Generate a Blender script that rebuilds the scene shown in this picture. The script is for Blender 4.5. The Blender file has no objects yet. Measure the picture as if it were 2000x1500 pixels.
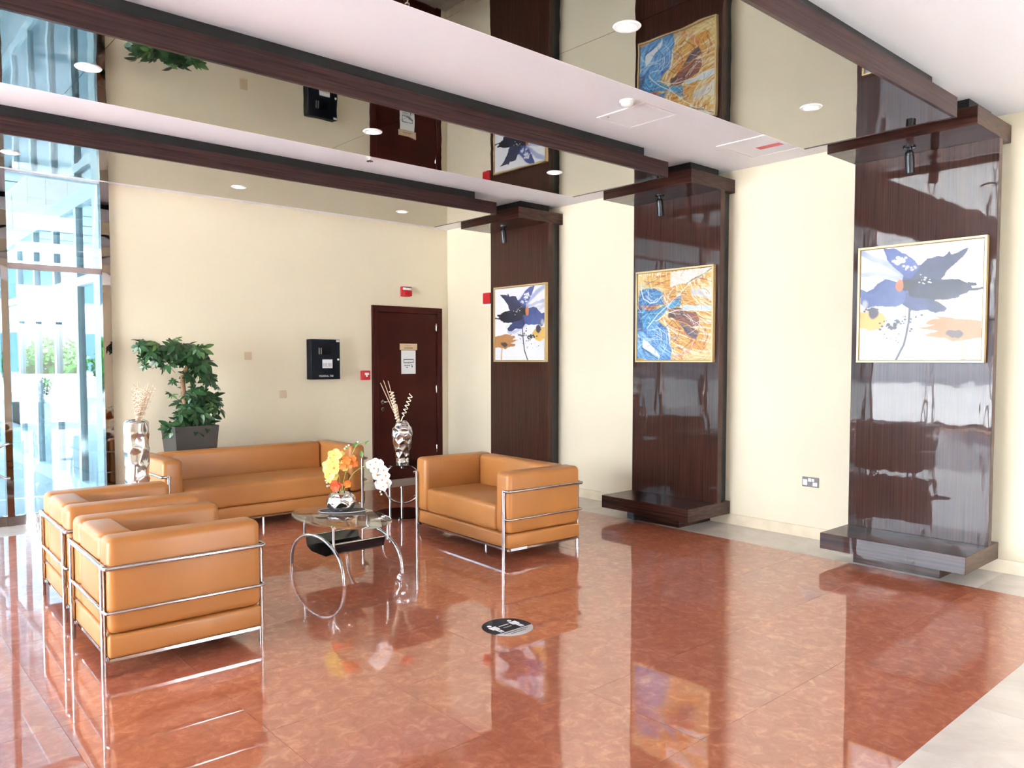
import bpy, bmesh, math, random
import numpy as np
from mathutils import Vector, Matrix
random.seed(7)
PI = math.pi
scene = bpy.context.scene
C = scene.collection

# ------------------------------------------------------------ camera
F_PX, TILT, YAW, EYE = 1521.39, -2.7068, 41.6076, 1.45
cam_d = bpy.data.cameras.new('camera')
cam = bpy.data.objects.new('camera', cam_d); C.objects.link(cam)
cam_d.sensor_width = 36.0; cam_d.lens = F_PX / 2000 * 36
cam_d.shift_y = 26.1 / 2000
cam_d.clip_start = 0.02; cam_d.clip_end = 500
cam.location = (0, 0, EYE)
cam.rotation_euler = (math.radians(90 + TILT), 0, math.radians(-YAW))
scene.camera = cam

# ------------------------------------------------------------ world, sun, portals, exposure
SUN_EL, SUN_DIR = 60.0, Vector((-0.80, -0.60, 0))      # horizontal direction towards the sun
world = bpy.data.worlds.new('world'); scene.world = world
world.use_nodes = True
wn = world.node_tree.nodes; wl = world.node_tree.links
sky = wn.new('ShaderNodeTexSky'); sky.sky_type = 'NISHITA'; sky.sun_disc = False
sky.sun_elevation = math.radians(SUN_EL)
sky.sun_rotation = math.atan2(SUN_DIR.x, SUN_DIR.y)
sky.air_density = 1.0; sky.dust_density = 3.0; sky.ozone_density = 1.0
bg = wn['Background']; bg.inputs['Strength'].default_value = 0.60
hsv = wn.new('ShaderNodeHueSaturation'); hsv.inputs['Saturation'].default_value = 0.55      # hazy sky
wl.new(sky.outputs['Color'], hsv.inputs['Color']); wl.new(hsv.outputs['Color'], bg.inputs['Color'])
sun_d = bpy.data.lights.new('sun', 'SUN'); sun_d.energy = 7.0; sun_d.angle = 0.009
sun_d.color = (1.0, 0.95, 0.87)
sun = bpy.data.objects.new('sun', sun_d); C.objects.link(sun)
sd = (SUN_DIR.normalized() * math.cos(math.radians(SUN_EL)) + Vector((0, 0, math.sin(math.radians(SUN_EL)))))
sun.rotation_euler = sd.to_track_quat('Z', 'Y').to_euler()
sun.location = (-8, -6, 20)

def portal(name, loc, rot, sx, sy):
    d = bpy.data.lights.new(name, 'AREA'); d.shape = 'RECTANGLE'; d.size = sx; d.size_y = sy
    d.cycles.is_portal = True
    o = bpy.data.objects.new(name, d); C.objects.link(o); o.location = loc; o.rotation_euler = rot
portal('window_portal', (-6.75, 4.9, 1.55), (0, -PI / 2, 0), 3.1, 6.2)
portal('window_portal', (-2.3, 8.2, 1.55), (-PI / 2, 0, 0), 8.6, 3.1)
portal('window_portal', (3.78, -3.8, 1.55), (PI / 2, 0, 0), 1.25, 3.1)

scene.view_settings.view_transform = 'Standard'
scene.view_settings.look = 'None'
scene.view_settings.gamma = 1.0
scene.view_settings.use_curve_mapping = False
scene.view_settings.exposure = 3.92

# ------------------------------------------------------------ room numbers (metres)
XR, YB, XL, YF, ZC = 6.012, 8.01, -6.60, -3.6, 3.10     # right wall, back wall, left glass, front wall, ceiling
ZS = 2.905                                              # underside of the hanging soffits

# ------------------------------------------------------------ material helpers
M = {}
def principled(name):
    m = bpy.data.materials.new(name); m.use_nodes = True
    return m, m.node_tree.nodes, m.node_tree.links, m.node_tree.nodes['Principled BSDF']
def mat(name, col, rough=0.5, metal=0.0, spec=0.5, coat=0.0, coat_r=0.03, emit=None, es=0.0, ior=1.5,
        noise=None, bump=None, var=0.0):
    m, n, l, b = principled(name)
    b.inputs['Base Color'].default_value = (*col, 1); b.inputs['Roughness'].default_value = rough
    b.inputs['Metallic'].default_value = metal; b.inputs['Specular IOR Level'].default_value = spec
    b.inputs['Coat Weight'].default_value = coat; b.inputs['Coat Roughness'].default_value = coat_r
    b.inputs['IOR'].default_value = ior
    if emit:
        b.inputs['Emission Color'].default_value = (*emit, 1); b.inputs['Emission Strength'].default_value = es
    tc = n.new('ShaderNodeTexCoord')
    if noise:
        scale, amount = noise
        t = n.new('ShaderNodeTexNoise'); t.inputs['Scale'].default_value = scale; t.inputs['Detail'].default_value = 5
        l.new(tc.outputs['Object'], t.inputs['Vector'])
        r = n.new('ShaderNodeValToRGB')
        r.color_ramp.elements[0].position = 0.3; r.color_ramp.elements[1].position = 0.7
        r.color_ramp.elements[0].color = (*[c * (1 - amount) for c in col], 1)
        r.color_ramp.elements[1].color = (*[min(1, c * (1 + amount)) for c in col], 1)
        l.new(t.outputs['Fac'], r.inputs['Fac']); l.new(r.outputs['Color'], b.inputs['Base Color'])
    if bump:
        scale, dist = bump
        t = n.new('ShaderNodeTexNoise'); t.inputs['Scale'].default_value = scale; t.inputs['Detail'].default_value = 2
        l.new(tc.outputs['Object'], t.inputs['Vector'])
        bp = n.new('ShaderNodeBump'); bp.inputs['Distance'].default_value = dist; bp.inputs['Strength'].default_value = 1
        l.new(t.outputs['Fac'], bp.inputs['Height']); l.new(bp.outputs['Normal'], b.inputs['Normal'])
        if coat: l.new(bp.outputs['Normal'], b.inputs['Coat Normal'])
    M[name] = m
    return m

def wood(name, scale, dark, light, wave, rough=0.32, coat=0.5):
    """lacquered striped veneer; scale stretches the grain along one axis"""
    m, n, l, b = principled(name)
    tc = n.new('ShaderNodeTexCoord'); mp = n.new('ShaderNodeMapping'); mp.inputs['Scale'].default_value = scale
    l.new(tc.outputs['Object'], mp.inputs['Vector'])
    t = n.new('ShaderNodeTexNoise'); t.inputs['Scale'].default_value = 1.0; t.inputs['Detail'].default_value = 6
    t.inputs['Roughness'].default_value = 0.65; t.inputs['Distortion'].default_value = 0.3
    l.new(mp.outputs['Vector'], t.inputs['Vector'])
    r = n.new('ShaderNodeValToRGB')
    r.color_ramp.elements[0].position = 0.36; r.color_ramp.elements[0].color = (*dark, 1)
    r.color_ramp.elements[1].position = 0.68; r.color_ramp.elements[1].color = (*light, 1)
    l.new(t.outputs['Fac'], r.inputs['Fac']); l.new(r.outputs['Color'], b.inputs['Base Color'])
    b.inputs['Roughness'].default_value = rough; b.inputs['Coat Weight'].default_value = coat
    b.inputs['Coat Roughness'].default_value = 0.02; b.inputs['Coat IOR'].default_value = 1.5
    b.inputs['Specular IOR Level'].default_value = 0.08
    if wave:
        w = n.new('ShaderNodeTexNoise'); w.inputs['Scale'].default_value = 9; w.inputs['Detail'].default_value = 1
        mp2 = n.new('ShaderNodeMapping'); mp2.inputs['Scale'].default_value = (1, 1.6, 0.5)
        l.new(tc.outputs['Object'], mp2.inputs['Vector']); l.new(mp2.outputs['Vector'], w.inputs['Vector'])
        bp = n.new('ShaderNodeBump'); bp.inputs['Distance'].default_value = wave; bp.inputs['Strength'].default_value = 1
        l.new(w.outputs['Fac'], bp.inputs['Height']); l.new(bp.outputs['Normal'], b.inputs['Coat Normal'])
    M[name] = m
    return m

def marble(name, c0, c1, c2, vein, scale, rough, ior, vein_amt=0.5):
    m, n, l, b = principled(name)
    geo = n.new('ShaderNodeNewGeometry'); oi = n.new('ShaderNodeObjectInfo')
    sc = n.new('ShaderNodeVectorMath'); sc.operation = 'SCALE'; sc.inputs[0].default_value = (37.0, 91.0, 13.0)
    l.new(oi.outputs['Random'], sc.inputs['Scale'])
    ad = n.new('ShaderNodeVectorMath'); ad.operation = 'ADD'
    l.new(geo.outputs['Position'], ad.inputs[0]); l.new(sc.outputs['Vector'], ad.inputs[1])
    t = n.new('ShaderNodeTexNoise'); t.inputs['Scale'].default_value = scale; t.inputs['Detail'].default_value = 4
    t.inputs['Roughness'].default_value = 0.68; t.inputs['Distortion'].default_value = 0.9
    l.new(ad.outputs['Vector'], t.inputs['Vector'])
    r = n.new('ShaderNodeValToRGB'); e = r.color_ramp.elements
    e[0].position = 0.32; e[0].color = (*c0, 1); e[1].position = 0.72; e[1].color = (*c2, 1)
    k = e.new(0.52); k.color = (*c1, 1)
    l.new(t.outputs['Fac'], r.inputs['Fac'])
    v = n.new('ShaderNodeTexNoise'); v.inputs['Scale'].default_value = scale * 0.8; v.inputs['Detail'].default_value = 3
    v.inputs['Distortion'].default_value = 1.6; l.new(ad.outputs['Vector'], v.inputs['Vector'])
    vr = n.new('ShaderNodeValToRGB'); ve = vr.color_ramp.elements
    ve[0].position = 0.485; ve[0].color = (0, 0, 0, 1); ve[1].position = 0.515; ve[1].color = (0, 0, 0, 1)
    pk = ve.new(0.5); pk.color = (vein_amt,) * 3 + (1,)
    l.new(v.outputs['Fac'], vr.inputs['Fac'])
    mx = n.new('ShaderNodeMix'); mx.data_type = 'RGBA'
    l.new(vr.outputs['Color'], mx.inputs['Factor']); l.new(r.outputs['Color'], mx.inputs['A'])
    mx.inputs['B'].default_value = (*vein, 1)
    hv = n.new('ShaderNodeHueSaturation'); mr = n.new('ShaderNodeMapRange')
    mr.inputs['To Min'].default_value = 0.96; mr.inputs['To Max'].default_value = 1.04
    l.new(oi.outputs['Random'], mr.inputs['Value']); l.new(mr.outputs['Result'], hv.inputs['Value'])
    l.new(mx.outputs['Result'], hv.inputs['Color']); l.new(hv.outputs['Color'], b.inputs['Base Color'])
    b.inputs['Roughness'].default_value = rough; b.inputs['IOR'].default_value = ior
    h = n.new('ShaderNodeBsdfPrincipled')                       # the faint haze of a worn polish round the sharp reflection
    l.new(hv.outputs['Color'], h.inputs['Base Color'])
    h.inputs['Roughness'].default_value = 0.30; h.inputs['IOR'].default_value = ior
    ms = n.new('ShaderNodeMixShader'); ms.inputs['Fac'].default_value = 0.23
    l.new(b.outputs['BSDF'], ms.inputs[1]); l.new(h.outputs['BSDF'], ms.inputs[2])
    l.new(ms.outputs['Shader'], n['Material Output'].inputs['Surface'])
    M[name] = m
    return m

def glass(name, tint, ior=1.5, refl=(1, 1, 1), extra=0.0):
    """thin pane: tinted see-through plus a fresnel mirror reflection"""
    m = bpy.data.materials.new(name); m.use_nodes = True
    n = m.node_tree.nodes; l = m.node_tree.links
    n.remove(n['Principled BSDF']); out = n['Material Output']
    tr = n.new('ShaderNodeBsdfTransparent'); tr.inputs['Color'].default_value = (*tint, 1)
    gl = n.new('ShaderNodeBsdfGlossy'); gl.inputs['Roughness'].default_value = 0.0
    gl.inputs['Color'].default_value = (*refl, 1)
    f0 = ((ior - 1) / (ior + 1)) ** 2 + extra                    # Schlick's fresnel, the same from either side
    lw = n.new('ShaderNodeLayerWeight'); lw.inputs['Blend'].default_value = 0.5
    pw_ = n.new('ShaderNodeMath'); pw_.operation = 'POWER'; pw_.inputs[1].default_value = 5
    l.new(lw.outputs['Facing'], pw_.inputs[0])
    ma = n.new('ShaderNodeMath'); ma.operation = 'MULTIPLY_ADD'; ma.use_clamp = True
    ma.inputs[1].default_value = 1 - f0; ma.inputs[2].default_value = f0
    l.new(pw_.outputs['Value'], ma.inputs[0])
    mx = n.new('ShaderNodeMixShader')
    l.new(ma.outputs['Value'], mx.inputs['Fac']); l.new(tr.outputs['BSDF'], mx.inputs[1]); l.new(gl.outputs['BSDF'], mx.inputs[2])
    l.new(mx.outputs['Shader'], out.inputs['Surface'])
    M[name] = m
    return m

mat('wall_paint', (0.77, 0.685, 0.52), 0.6, noise=(1.3, 0.015), spec=0.3)
mat('ceiling_paint', (0.79, 0.78, 0.82), 0.7, spec=0.2)
mat('hatch_paint', (0.86, 0.83, 0.83), 0.5)
mat('skirting', (0.78, 0.66, 0.49), 0.25, noise=(6, 0.10))
mat('chrome', (0.55, 0.53, 0.53), 0.09, 1.0)
mat('steel_mirror', (0.26, 0.215, 0.20), 0.03, 1.0, bump=(3, 0.003))
mat('aluminium', (0.62, 0.66, 0.68), 0.35, 0.6)
mat('brown_rail', (0.22, 0.16, 0.15), 0.35, 0.3)
mat('leather', (0.43, 0.170, 0.044), 0.36, spec=0.45, noise=(3.0, 0.07), bump=(160, 0.0004))
mat('leather_piping', (0.40, 0.14, 0.035), 0.45)
mat('black_metal', (0.02, 0.018, 0.018), 0.4)
mat('black_gap', (0.008, 0.007, 0.007), 0.6)
mat('spot_black', (0.03, 0.03, 0.033), 0.25, 0.5)
mat('soffit_gloss', (0.37, 0.36, 0.335), 0.015, 1.0, bump=(1.7, 0.0016))
mat('white_plastic', (0.85, 0.84, 0.82), 0.4)
mat('lens', (0.9, 0.9, 0.88), 0.4, emit=(1, 0.97, 0.92), es=1.4)
mat('red_plastic', (0.55, 0.012, 0.02), 0.3)
mat('red_label', (0.62, 0.07, 0.08), 0.5)
mat('navy_enamel', (0.004, 0.006, 0.012), 0.35, spec=0.15)
mat('dark_glass', (0.01, 0.011, 0.013), 0.05, coat=1)
mat('paper', (0.78, 0.78, 0.80), 0.7)
mat('print_ink', (0.10, 0.13, 0.18), 0.7)
mat('plate_beige', (0.62, 0.48, 0.32), 0.4)
mat('brass_plate', (0.62, 0.47, 0.30), 0.35)
mat('brass_ink', (0.22, 0.16, 0.04), 0.5)
mat('socket_steel', (0.22, 0.21, 0.21), 0.3, 0.8)
mat('gold_frame', (0.60, 0.44, 0.22), 0.35, 0.4)
mat('gold_edge', (0.16, 0.085, 0.022), 0.4, 0.3)
mat('silver_leaf', (0.74, 0.72, 0.71), 0.16, 1.0)
mat('planter_grey', (0.048, 0.040, 0.034), 0.55, noise=(8, 0.15))
mat('soil', (0.04, 0.025, 0.015), 0.9)
mat('leaf_green', (0.024, 0.082, 0.024), 0.32, noise=(9, 0.45))
mat('leaf_light', (0.12, 0.24, 0.06), 0.35, noise=(9, 0.3))
mat('bark', (0.30, 0.17, 0.09), 0.8, noise=(30, 0.3))
mat('stick_tan', (0.62, 0.42, 0.28), 0.6)
mat('stick_cream', (0.85, 0.75, 0.58), 0.6)
mat('petal_yellow', (0.90, 0.72, 0.20), 0.5)
mat('petal_orange', (0.85, 0.20, 0.02), 0.5)
mat('petal_red', (0.80, 0.09, 0.02), 0.5)
mat('petal_white', (0.88, 0.86, 0.80), 0.5)
mat('petal_core', (0.80, 0.30, 0.03), 0.5)
mat('bud_green', (0.35, 0.42, 0.10), 0.5)
mat('mat_fibre', (0.07, 0.07, 0.075), 0.8, noise=(120, 0.7))
mat('mat_edge', (0.55, 0.53, 0.51), 0.4)
mat('tray_black', (0.012, 0.009, 0.010), 0.18)
mat('sticker_dark', (0.018, 0.018, 0.024), 0.5, spec=0.12)
mat('sticker_grey', (0.42, 0.42, 0.42), 0.45)
mat('sticker_white', (0.72, 0.72, 0.74), 0.45)
mat('door_wood', (0.048, 0.0085, 0.0055), 0.35, noise=(2.5, 0.25), spec=0.15)
mat('grout', (0.25, 0.12, 0.09), 0.6)
mat('paving', (0.50, 0.53, 0.54), 0.5, noise=(0.6, 0.06))
mat('concrete_panel', (0.62, 0.51, 0.43), 0.6, noise=(4, 0.06))
mat('overhang_metal', (0.55, 0.62, 0.70), 0.4)
mat('joint_dark', (0.10, 0.12, 0.15), 0.6)
mat('building_white', (0.80, 0.80, 0.80), 0.7)
mat('building_glass', (0.10, 0.17, 0.22), 0.1)
mat('facade_frame', (0.58, 0.65, 0.66), 0.35)
mat('hedge_leaf', (0.10, 0.33, 0.05), 0.5, noise=(2.0, 0.4))
wood('panel_wood', (1, 150, 1.6), (0.020, 0.008, 0.006), (0.075, 0.027, 0.018), 0.0006)
wood('shelf_wood', (8, 1.6, 60), (0.014, 0.006, 0.005), (0.075, 0.028, 0.020), 0.0006)
wood('fascia_wood', (1.3, 8, 60), (0.018, 0.008, 0.008), (0.070, 0.030, 0.026), 0.0, 0.34, 0.35)
marble('red_marble', (0.32, 0.082, 0.040), (0.40, 0.115, 0.058), (0.54, 0.200, 0.112), (0.23, 0.052, 0.026), 15, 0.02, 3.0, 0.3)
marble('cream_marble', (0.52, 0.455, 0.40), (0.60, 0.53, 0.47), (0.68, 0.61, 0.55), (0.45, 0.38, 0.32), 2.0, 0.05, 1.6, 0.15)
glass('door_glass', (0.31, 0.365, 0.38))
glass('window_glass', (0.975, 0.985, 0.985), 1.45)
glass('facade_glass', (0.10, 0.13, 0.15), 1.5, (0.80, 0.90, 0.95), 0.62)
glass('table_glass', (0.86, 0.89, 0.86), 1.5)
glass('smoked_glass', (0.42, 0.42, 0.40), 1.5)

# ------------------------------------------------------------ mesh helpers
def box(bm, x0, x1, y0, y1, z0, z1, bevel=0.0, seg=2):
    g = bmesh.ops.create_cube(bm, size=1.0)
    vs = g['verts']
    for v in vs:
        v.co = Vector((x0 + (v.co.x + .5) * (x1 - x0), y0 + (v.co.y + .5) * (y1 - y0), z0 + (v.co.z + .5) * (z1 - z0)))
    if bevel > 0:
        es = list({e for v in vs for e in v.link_edges})
        bmesh.ops.bevel(bm, geom=es, offset=bevel, segments=seg, affect='EDGES', profile=0.5)
def tube(bm, pts, r, seg=10, closed=False, cap=True, taper=None):
    pts = [Vector(p) for p in pts]; n = len(pts); rings = []; ref = None
    for i, p in enumerate(pts):
        if closed: t = pts[(i + 1) % n] - pts[i - 1]
        else: t = pts[min(i + 1, n - 1)] - pts[max(i - 1, 0)]
        t = t.normalized() if t.length > 0 else Vector((0, 0, 1))
        if ref is None:
            ref = t.cross(Vector((0, 0, 1)) if abs(t.z) < .9 else Vector((1, 0, 0))).normalized()
        else:
            ref = (ref - t * ref.dot(t)).normalized()
        bn = t.cross(ref)
        rr = r if taper is None else r * (1 + (taper - 1) * i / max(1, n - 1))
        rings.append([bm.verts.new(p + ref * rr * math.cos(2 * PI * k / seg) + bn * rr * math.sin(2 * PI * k / seg)) for k in range(seg)])
    for i in range(n if closed else n - 1):
        a, b = rings[i], rings[(i + 1) % n]
        for k in range(seg):
            bm.faces.new((a[k], a[(k + 1) % seg], b[(k + 1) % seg], b[k]))
    if cap and not closed:
        bm.faces.new(rings[0][::-1]); bm.faces.new(rings[-1])
def bend(pts, r=0.02, k=4):
    """polyline with rounded corners"""
    pts = [Vector(p) for p in pts]; out = [pts[0]]
    for i in range(1, len(pts) - 1):
        a, b, c = pts[i - 1], pts[i], pts[i + 1]
        d1 = (a - b).normalized(); d2 = (c - b).normalized()
        p, q = b + d1 * r, b + d2 * r
        for j in range(k + 1):
            t = j / k
            out.append(p * (1 - t) ** 2 + b * 2 * t * (1 - t) + q * t * t)
    out.append(pts[-1]); return out
def lathe(bm, prof, seg=32, cx=0, cy=0, sx=1, sy=1, cap=True):
    rings = [[bm.verts.new((cx + r * sx * math.cos(2 * PI * k / seg), cy + r * sy * math.sin(2 * PI * k / seg), z)) for k in range(seg)] for r, z in prof]
    for a, b in zip(rings, rings[1:]):
        for k in range(seg):
            bm.faces.new((a[k], a[(k + 1) % seg], b[(k + 1) % seg], b[k]))
    if cap:
        bm.faces.new(rings[0][::-1]); bm.faces.new(rings[-1])
def disc(bm, rx, ry, z0, z1, seg=48, bevel=0.003):
    lathe(bm, [(1 - bevel / rx, z0), (1, z0 + bevel), (1, z1 - bevel), (1 - bevel / rx, z1)], seg, sx=rx, sy=ry)
def obj(name, bm, material, parent=None, smooth=False, loc=None):
    bmesh.ops.recalc_face_normals(bm, faces=bm.faces)
    me = bpy.data.meshes.new(name); bm.to_mesh(me); bm.free()
    if smooth:
        me.polygons.foreach_set('use_smooth', [True] * len(me.polygons))
        if smooth != 'all':
            try: me.set_sharp_from_angle(angle=math.radians(40))
            except Exception: pass
    me.materials.append(M[material])
    o = bpy.data.objects.new(name, me); C.objects.link(o)
    if parent: o.parent = parent
    if loc: o.location = loc
    return o
def bx(name, dims, material, parent=None, bevel=0.0, seg=2, smooth=None):
    bm = bmesh.new(); box(bm, *dims, bevel, seg)
    return obj(name, bm, material, parent, smooth=bevel > 0 if smooth is None else smooth)
def tb(name, pts, r, material, parent=None, seg=10, closed=False, taper=None):
    bm = bmesh.new(); tube(bm, pts, r, seg, closed, taper=taper)
    return obj(name, bm, material, parent, smooth=True)
def thing(name, label, cat, loc=(0, 0, 0), rz=0.0, group=None):
    o = bpy.data.objects.new(name, None); C.objects.link(o)
    o.empty_display_size = 0.1; o.location = loc; o.rotation_euler = (0, 0, rz)
    o['label'] = label; o['category'] = cat
    if group: o['group'] = group
    return o
def tag(o, label, cat, group=None):
    o['label'] = label; o['category'] = cat
    if group: o['group'] = group
    return o
def struct(o, label=None, cat=None):
    o['kind'] = 'structure'
    if label: o['label'] = label
    if cat: o['category'] = cat
    return o
def share(name, mesh, parent, loc=(0, 0, 0), rot=(0, 0, 0), scale=(1, 1, 1)):
    o = bpy.data.objects.new(name, mesh); C.objects.link(o); o.parent = parent
    o.location = loc; o.rotation_euler = rot; o.scale = scale
    return o
def text_mesh(body, size):
    cu = bpy.data.curves.new('lettering', 'FONT'); cu.body = body; cu.size = size; cu.extrude = 0.0006
    cu.align_x = 'CENTER'
    t = bpy.data.objects.new('lettering', cu); C.objects.link(t)
    dg = bpy.context.evaluated_depsgraph_get(); dg.update()
    me = bpy.data.meshes.new_from_object(t.evaluated_get(dg))
    bpy.data.objects.remove(t); bpy.data.curves.remove(cu)
    return me

# ------------------------------------------------------------ SETTING: floor and tiles
floor = struct(bx('floor', (XL - .12, XR + .15, YF - .12, YB + .15, -0.12, -0.003), 'grout'),
               'polished red marble floor with a cream marble border', 'floor')
def tile_field(xs, ys, material):
    for x0, x1 in zip(xs, xs[1:]):
        for y0, y1 in zip(ys, ys[1:]):
            key = (round(x1 - x0, 3), round(y1 - y0, 3), material)
            me = tile_field.cache.get(key)
            if me is None:
                bm = bmesh.new(); w, h, g = (x1 - x0) / 2 - .0006, (y1 - y0) / 2 - .0006, 0.003
                box(bm, -w, w, -h, h, -g, 0)
                me = bpy.data.meshes.new('tile'); bm.to_mesh(me); bm.free(); me.materials.append(M[material])
                tile_field.cache[key] = me
            share('tile', me, floor, ((x0 + x1) / 2, (y0 + y1) / 2, 0))
tile_field.cache = {}
RX0, RX1, RY0, RY1 = -5.939, 5.48, 1.118, 7.52
lin = lambda a, b, n: [a + (b - a) * i / n for i in range(n + 1)]
tile_field(lin(RX0, RX1, 19), lin(RY0, RY1, 11), 'red_marble')
tile_field([RX1, XR], lin(RY0, RY1, 11), 'cream_marble')
tile_field([XL, RX0], lin(RY0, RY1, 11), 'cream_marble')
tile_field([XL, RX0] + lin(RX0, RX1, 19)[1:] + [XR], [RY1, YB], 'cream_marble')
nx = [XL, -4.9, -3.16, -1.47, -0.35] + [0.215 + .5625 * i for i in range(10)] + [XR]
tile_field(nx, [RY0 - .565 * i for i in range(5)][::-1], 'cream_marble')
bm = bmesh.new(); box(bm, XL, XR, YF, RY0 - .565 * 4, -0.003, 0); obj('rear_paving', bm, 'cream_marble', floor)

# ceiling
struct(bx('ceiling', (XL - .12, XR + .15, YF - .12, YB + .15, ZC, ZC + .15), 'ceiling_paint'), 'white painted ceiling', 'ceiling')
# right wall
struct(bx('wall_right', (XR, XR + .15, YF - .12, YB + .15, 0, ZC), 'wall_paint'), 'cream painted wall behind the dark wood panels', 'wall')
# back wall with the door opening
DX0, DX1, DZ = 4.89, 5.905, 2.105
WX0 = 2.058
bm = bmesh.new()
box(bm, WX0, DX0, YB, YB + .15, 0, ZC); box(bm, DX1, XR, YB, YB + .15, 0, ZC); box(bm, DX0, DX1, YB, YB + .15, DZ, ZC)
struct(obj('wall_back', bm, 'wall_paint'), 'cream painted wall with the brown door', 'wall')
# rear wall (behind the camera) with a glazed entrance
bm = bmesh.new(); box(bm, XL, 3.15, YF - .12, YF, 0, ZC); box(bm, 4.4, XR, YF - .12, YF, 0, ZC)
struct(obj('wall_rear', bm, 'wall_paint'), 'cream wall behind the viewpoint', 'wall')
# baseboards
def base_right(y0, y1):
    return (XR - .015, XR, y0, y1, 0, .093)
bm = bmesh.new(); box(bm, *base_right(YF, YB), .002, 1)
struct(obj('baseboard_right', bm, 'skirting'), 'cream marble skirting along the right wall', 'baseboard')
bm = bmesh.new(); box(bm, WX0, DX0, YB - .015, YB, 0, .093); box(bm, DX1, XR - .015, YB - .015, YB, 0, .093)
struct(obj('baseboard_back', bm, 'skirting'), 'cream marble skirting along the back wall', 'baseboard')

# ------------------------------------------------------------ glazing
def glazing(name, label, axis, fixed, a0, a1, posts, tint, post_w=0.055, post_mat='steel_mirror', rail_z=(2.25, 2.30), bottom=0.085):
    """glass front along one axis; posts = list of (start, end)"""
    root = bpy.data.objects.new(name, None); C.objects.link(root); root.location = (0, 0, 0); struct(root, label, 'window')
    def b(nm, s, e, d0, d1, z0, z1, m):
        dims = (s, e, fixed + d0, fixed + d1, z0, z1) if axis == 'x' else (fixed + d0, fixed + d1, s, e, z0, z1)
        return bx(nm, dims, m, root)
    b('bottom_rail', a0, a1, -.03, .03, 0, bottom, 'steel_mirror')
    b('head_rail', a0, a1, -.02, .03, ZC - .012, ZC, 'aluminium')
    for s, e in posts: b('jamb', s, e, -.045, .045, 0, ZC, post_mat)
    for (s0, e0), (s1, e1) in zip(posts, posts[1:]):
        b('transom', e0, s1, -.025, .025, rail_z[0], rail_z[1], 'brown_rail')
        b('pane', e0, s1, -.005, .005, bottom, rail_z[0], tint)
        b('pane', e0, s1, -.005, .005, rail_z[1], ZC - .012, tint)
    return root
w1 = glazing('window_1', 'tall glass front with mirror steel jambs beside the cream wall', 'x', YB, XL, WX0,
             [(XL, XL + .05), (-5.03, -4.98), (-3.79, -3.74), (-2.55, -2.50), (-1.31, -1.26), (-.06, -.01), (1.187, 1.24), (1.985, WX0)], 'door_glass')
ring = [(1.20 - .115 * math.sin(t), YB - .075, .575 + .15 * math.cos(t)) for t in lin(0, PI, 16)]
tb('pull_handle', [(1.21, YB - .03, .725)] + ring + [(1.21, YB - .03, .425)], .011, 'chrome', w1)
struct(bx('wall_left', (XL - .15, XL, YF, 1.8, 0, ZC), 'wall_paint'), 'cream wall beside the viewpoint', 'wall')
ypost = [(y, y + .05) for y in lin(1.8, YB - .1, 5)]
glazing('window_2', 'long glazed side of the lobby', 'y', XL - .03, 1.8, YB - .05, ypost, 'window_glass', post_mat='aluminium')

glazing('window_3', 'glazed entrance behind the viewpoint', 'x', YF - .06, 3.15, 4.4, [(x, x + .05) for x in lin(3.15, 4.35, 1)], 'window_glass', post_mat='aluminium')
# ------------------------------------------------------------ door
d1 = bpy.data.objects.new('door_1', None); C.objects.link(d1); d1.location = (DX0, YB, 0)
struct(d1, 'dark red-brown wooden door in the cream wall', 'door')
W_ = DX1 - DX0
bm = bmesh.new()
box(bm, 0, .075, -.035, .10, 0, DZ, .004, 1); box(bm, W_ - .075, W_, -.035, .10, 0, DZ, .004, 1); box(bm, .075, W_ - .075, -.035, .10, DZ - .075, DZ, .004, 1)
obj('door_frame', bm, 'door_wood', d1, smooth=True)
leaf = bx('door_leaf', (.077, W_ - .077, -.016, .03, .004, DZ - .078), 'door_wood', d1, .003, 1)
bm = bmesh.new(); lathe(bm, [(.026, 0), (.026, .008), (.022, .012)], 24)
ro = obj('handle_rose', bm, 'chrome', leaf, smooth=True, loc=(.138, -.016, .954)); ro.rotation_euler = (PI / 2, 0, 0)
bm = bmesh.new(); lathe(bm, [(.024, 0), (.024, .008), (.020, .012)], 24)
ro = obj('keyhole_rose', bm, 'chrome', leaf, smooth=True, loc=(.138, -.016, .868)); ro.rotation_euler = (PI / 2, 0, 0)
tb('lever', bend([(.138, -.02, .954), (.138, -.065, .954), (.265, -.065, .965)], .02), .009, 'chrome', leaf)
for z in (1.863, 1.089, .34):
    bm = bmesh.new(); lathe(bm, [(.008, -.05), (.009, -.048), (.009, .048), (.008, .05)], 12)
    obj('hinge', bm, 'chrome', d1, smooth=True, loc=(W_ - .087, -.022, z))
nt = thing('door_nameplate', 'pale brass nameplate at the top of the door notice', 'sign', (5.40, YB - .018, 1.617))
bx('plate', (-.127, .127, -.006, 0, -.039, .039), 'brass_plate', nt, .001, 1)
bm = bmesh.new()
for i in range(9): box(bm, -.06 + i * .012, -.053 + i * .012 + .004 * (i % 2), -.0068, -.006, .008 + .003 * (i % 3), .014 + .003 * (i % 2))
for i, wd in enumerate((.016, .018, .014, .016, .018, .016)):
    box(bm, -.062 + i * .021, -.062 + i * .021 + wd, -.0068, -.006, -.020, -.008)
obj('lettering', bm, 'brass_ink', nt)
nt = thing('door_notice', 'white printed paper notice taped below the door nameplate', 'notice', (5.399, YB - .018, 1.43))
bx('sheet', (-.104, .104, -.0025, 0, -.144, .144), 'paper', nt)
bm = bmesh.new(); y0, y1 = -.0032, -.0025
box(bm, -.075, .075, y0, y1, .028, .038); box(bm, -.075, .075, y0, y1, -.008, .003); box(bm, -.075, -.068, y0, y1, .003, .028); box(bm, .068, .075, y0, y1, .003, .028)
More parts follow.
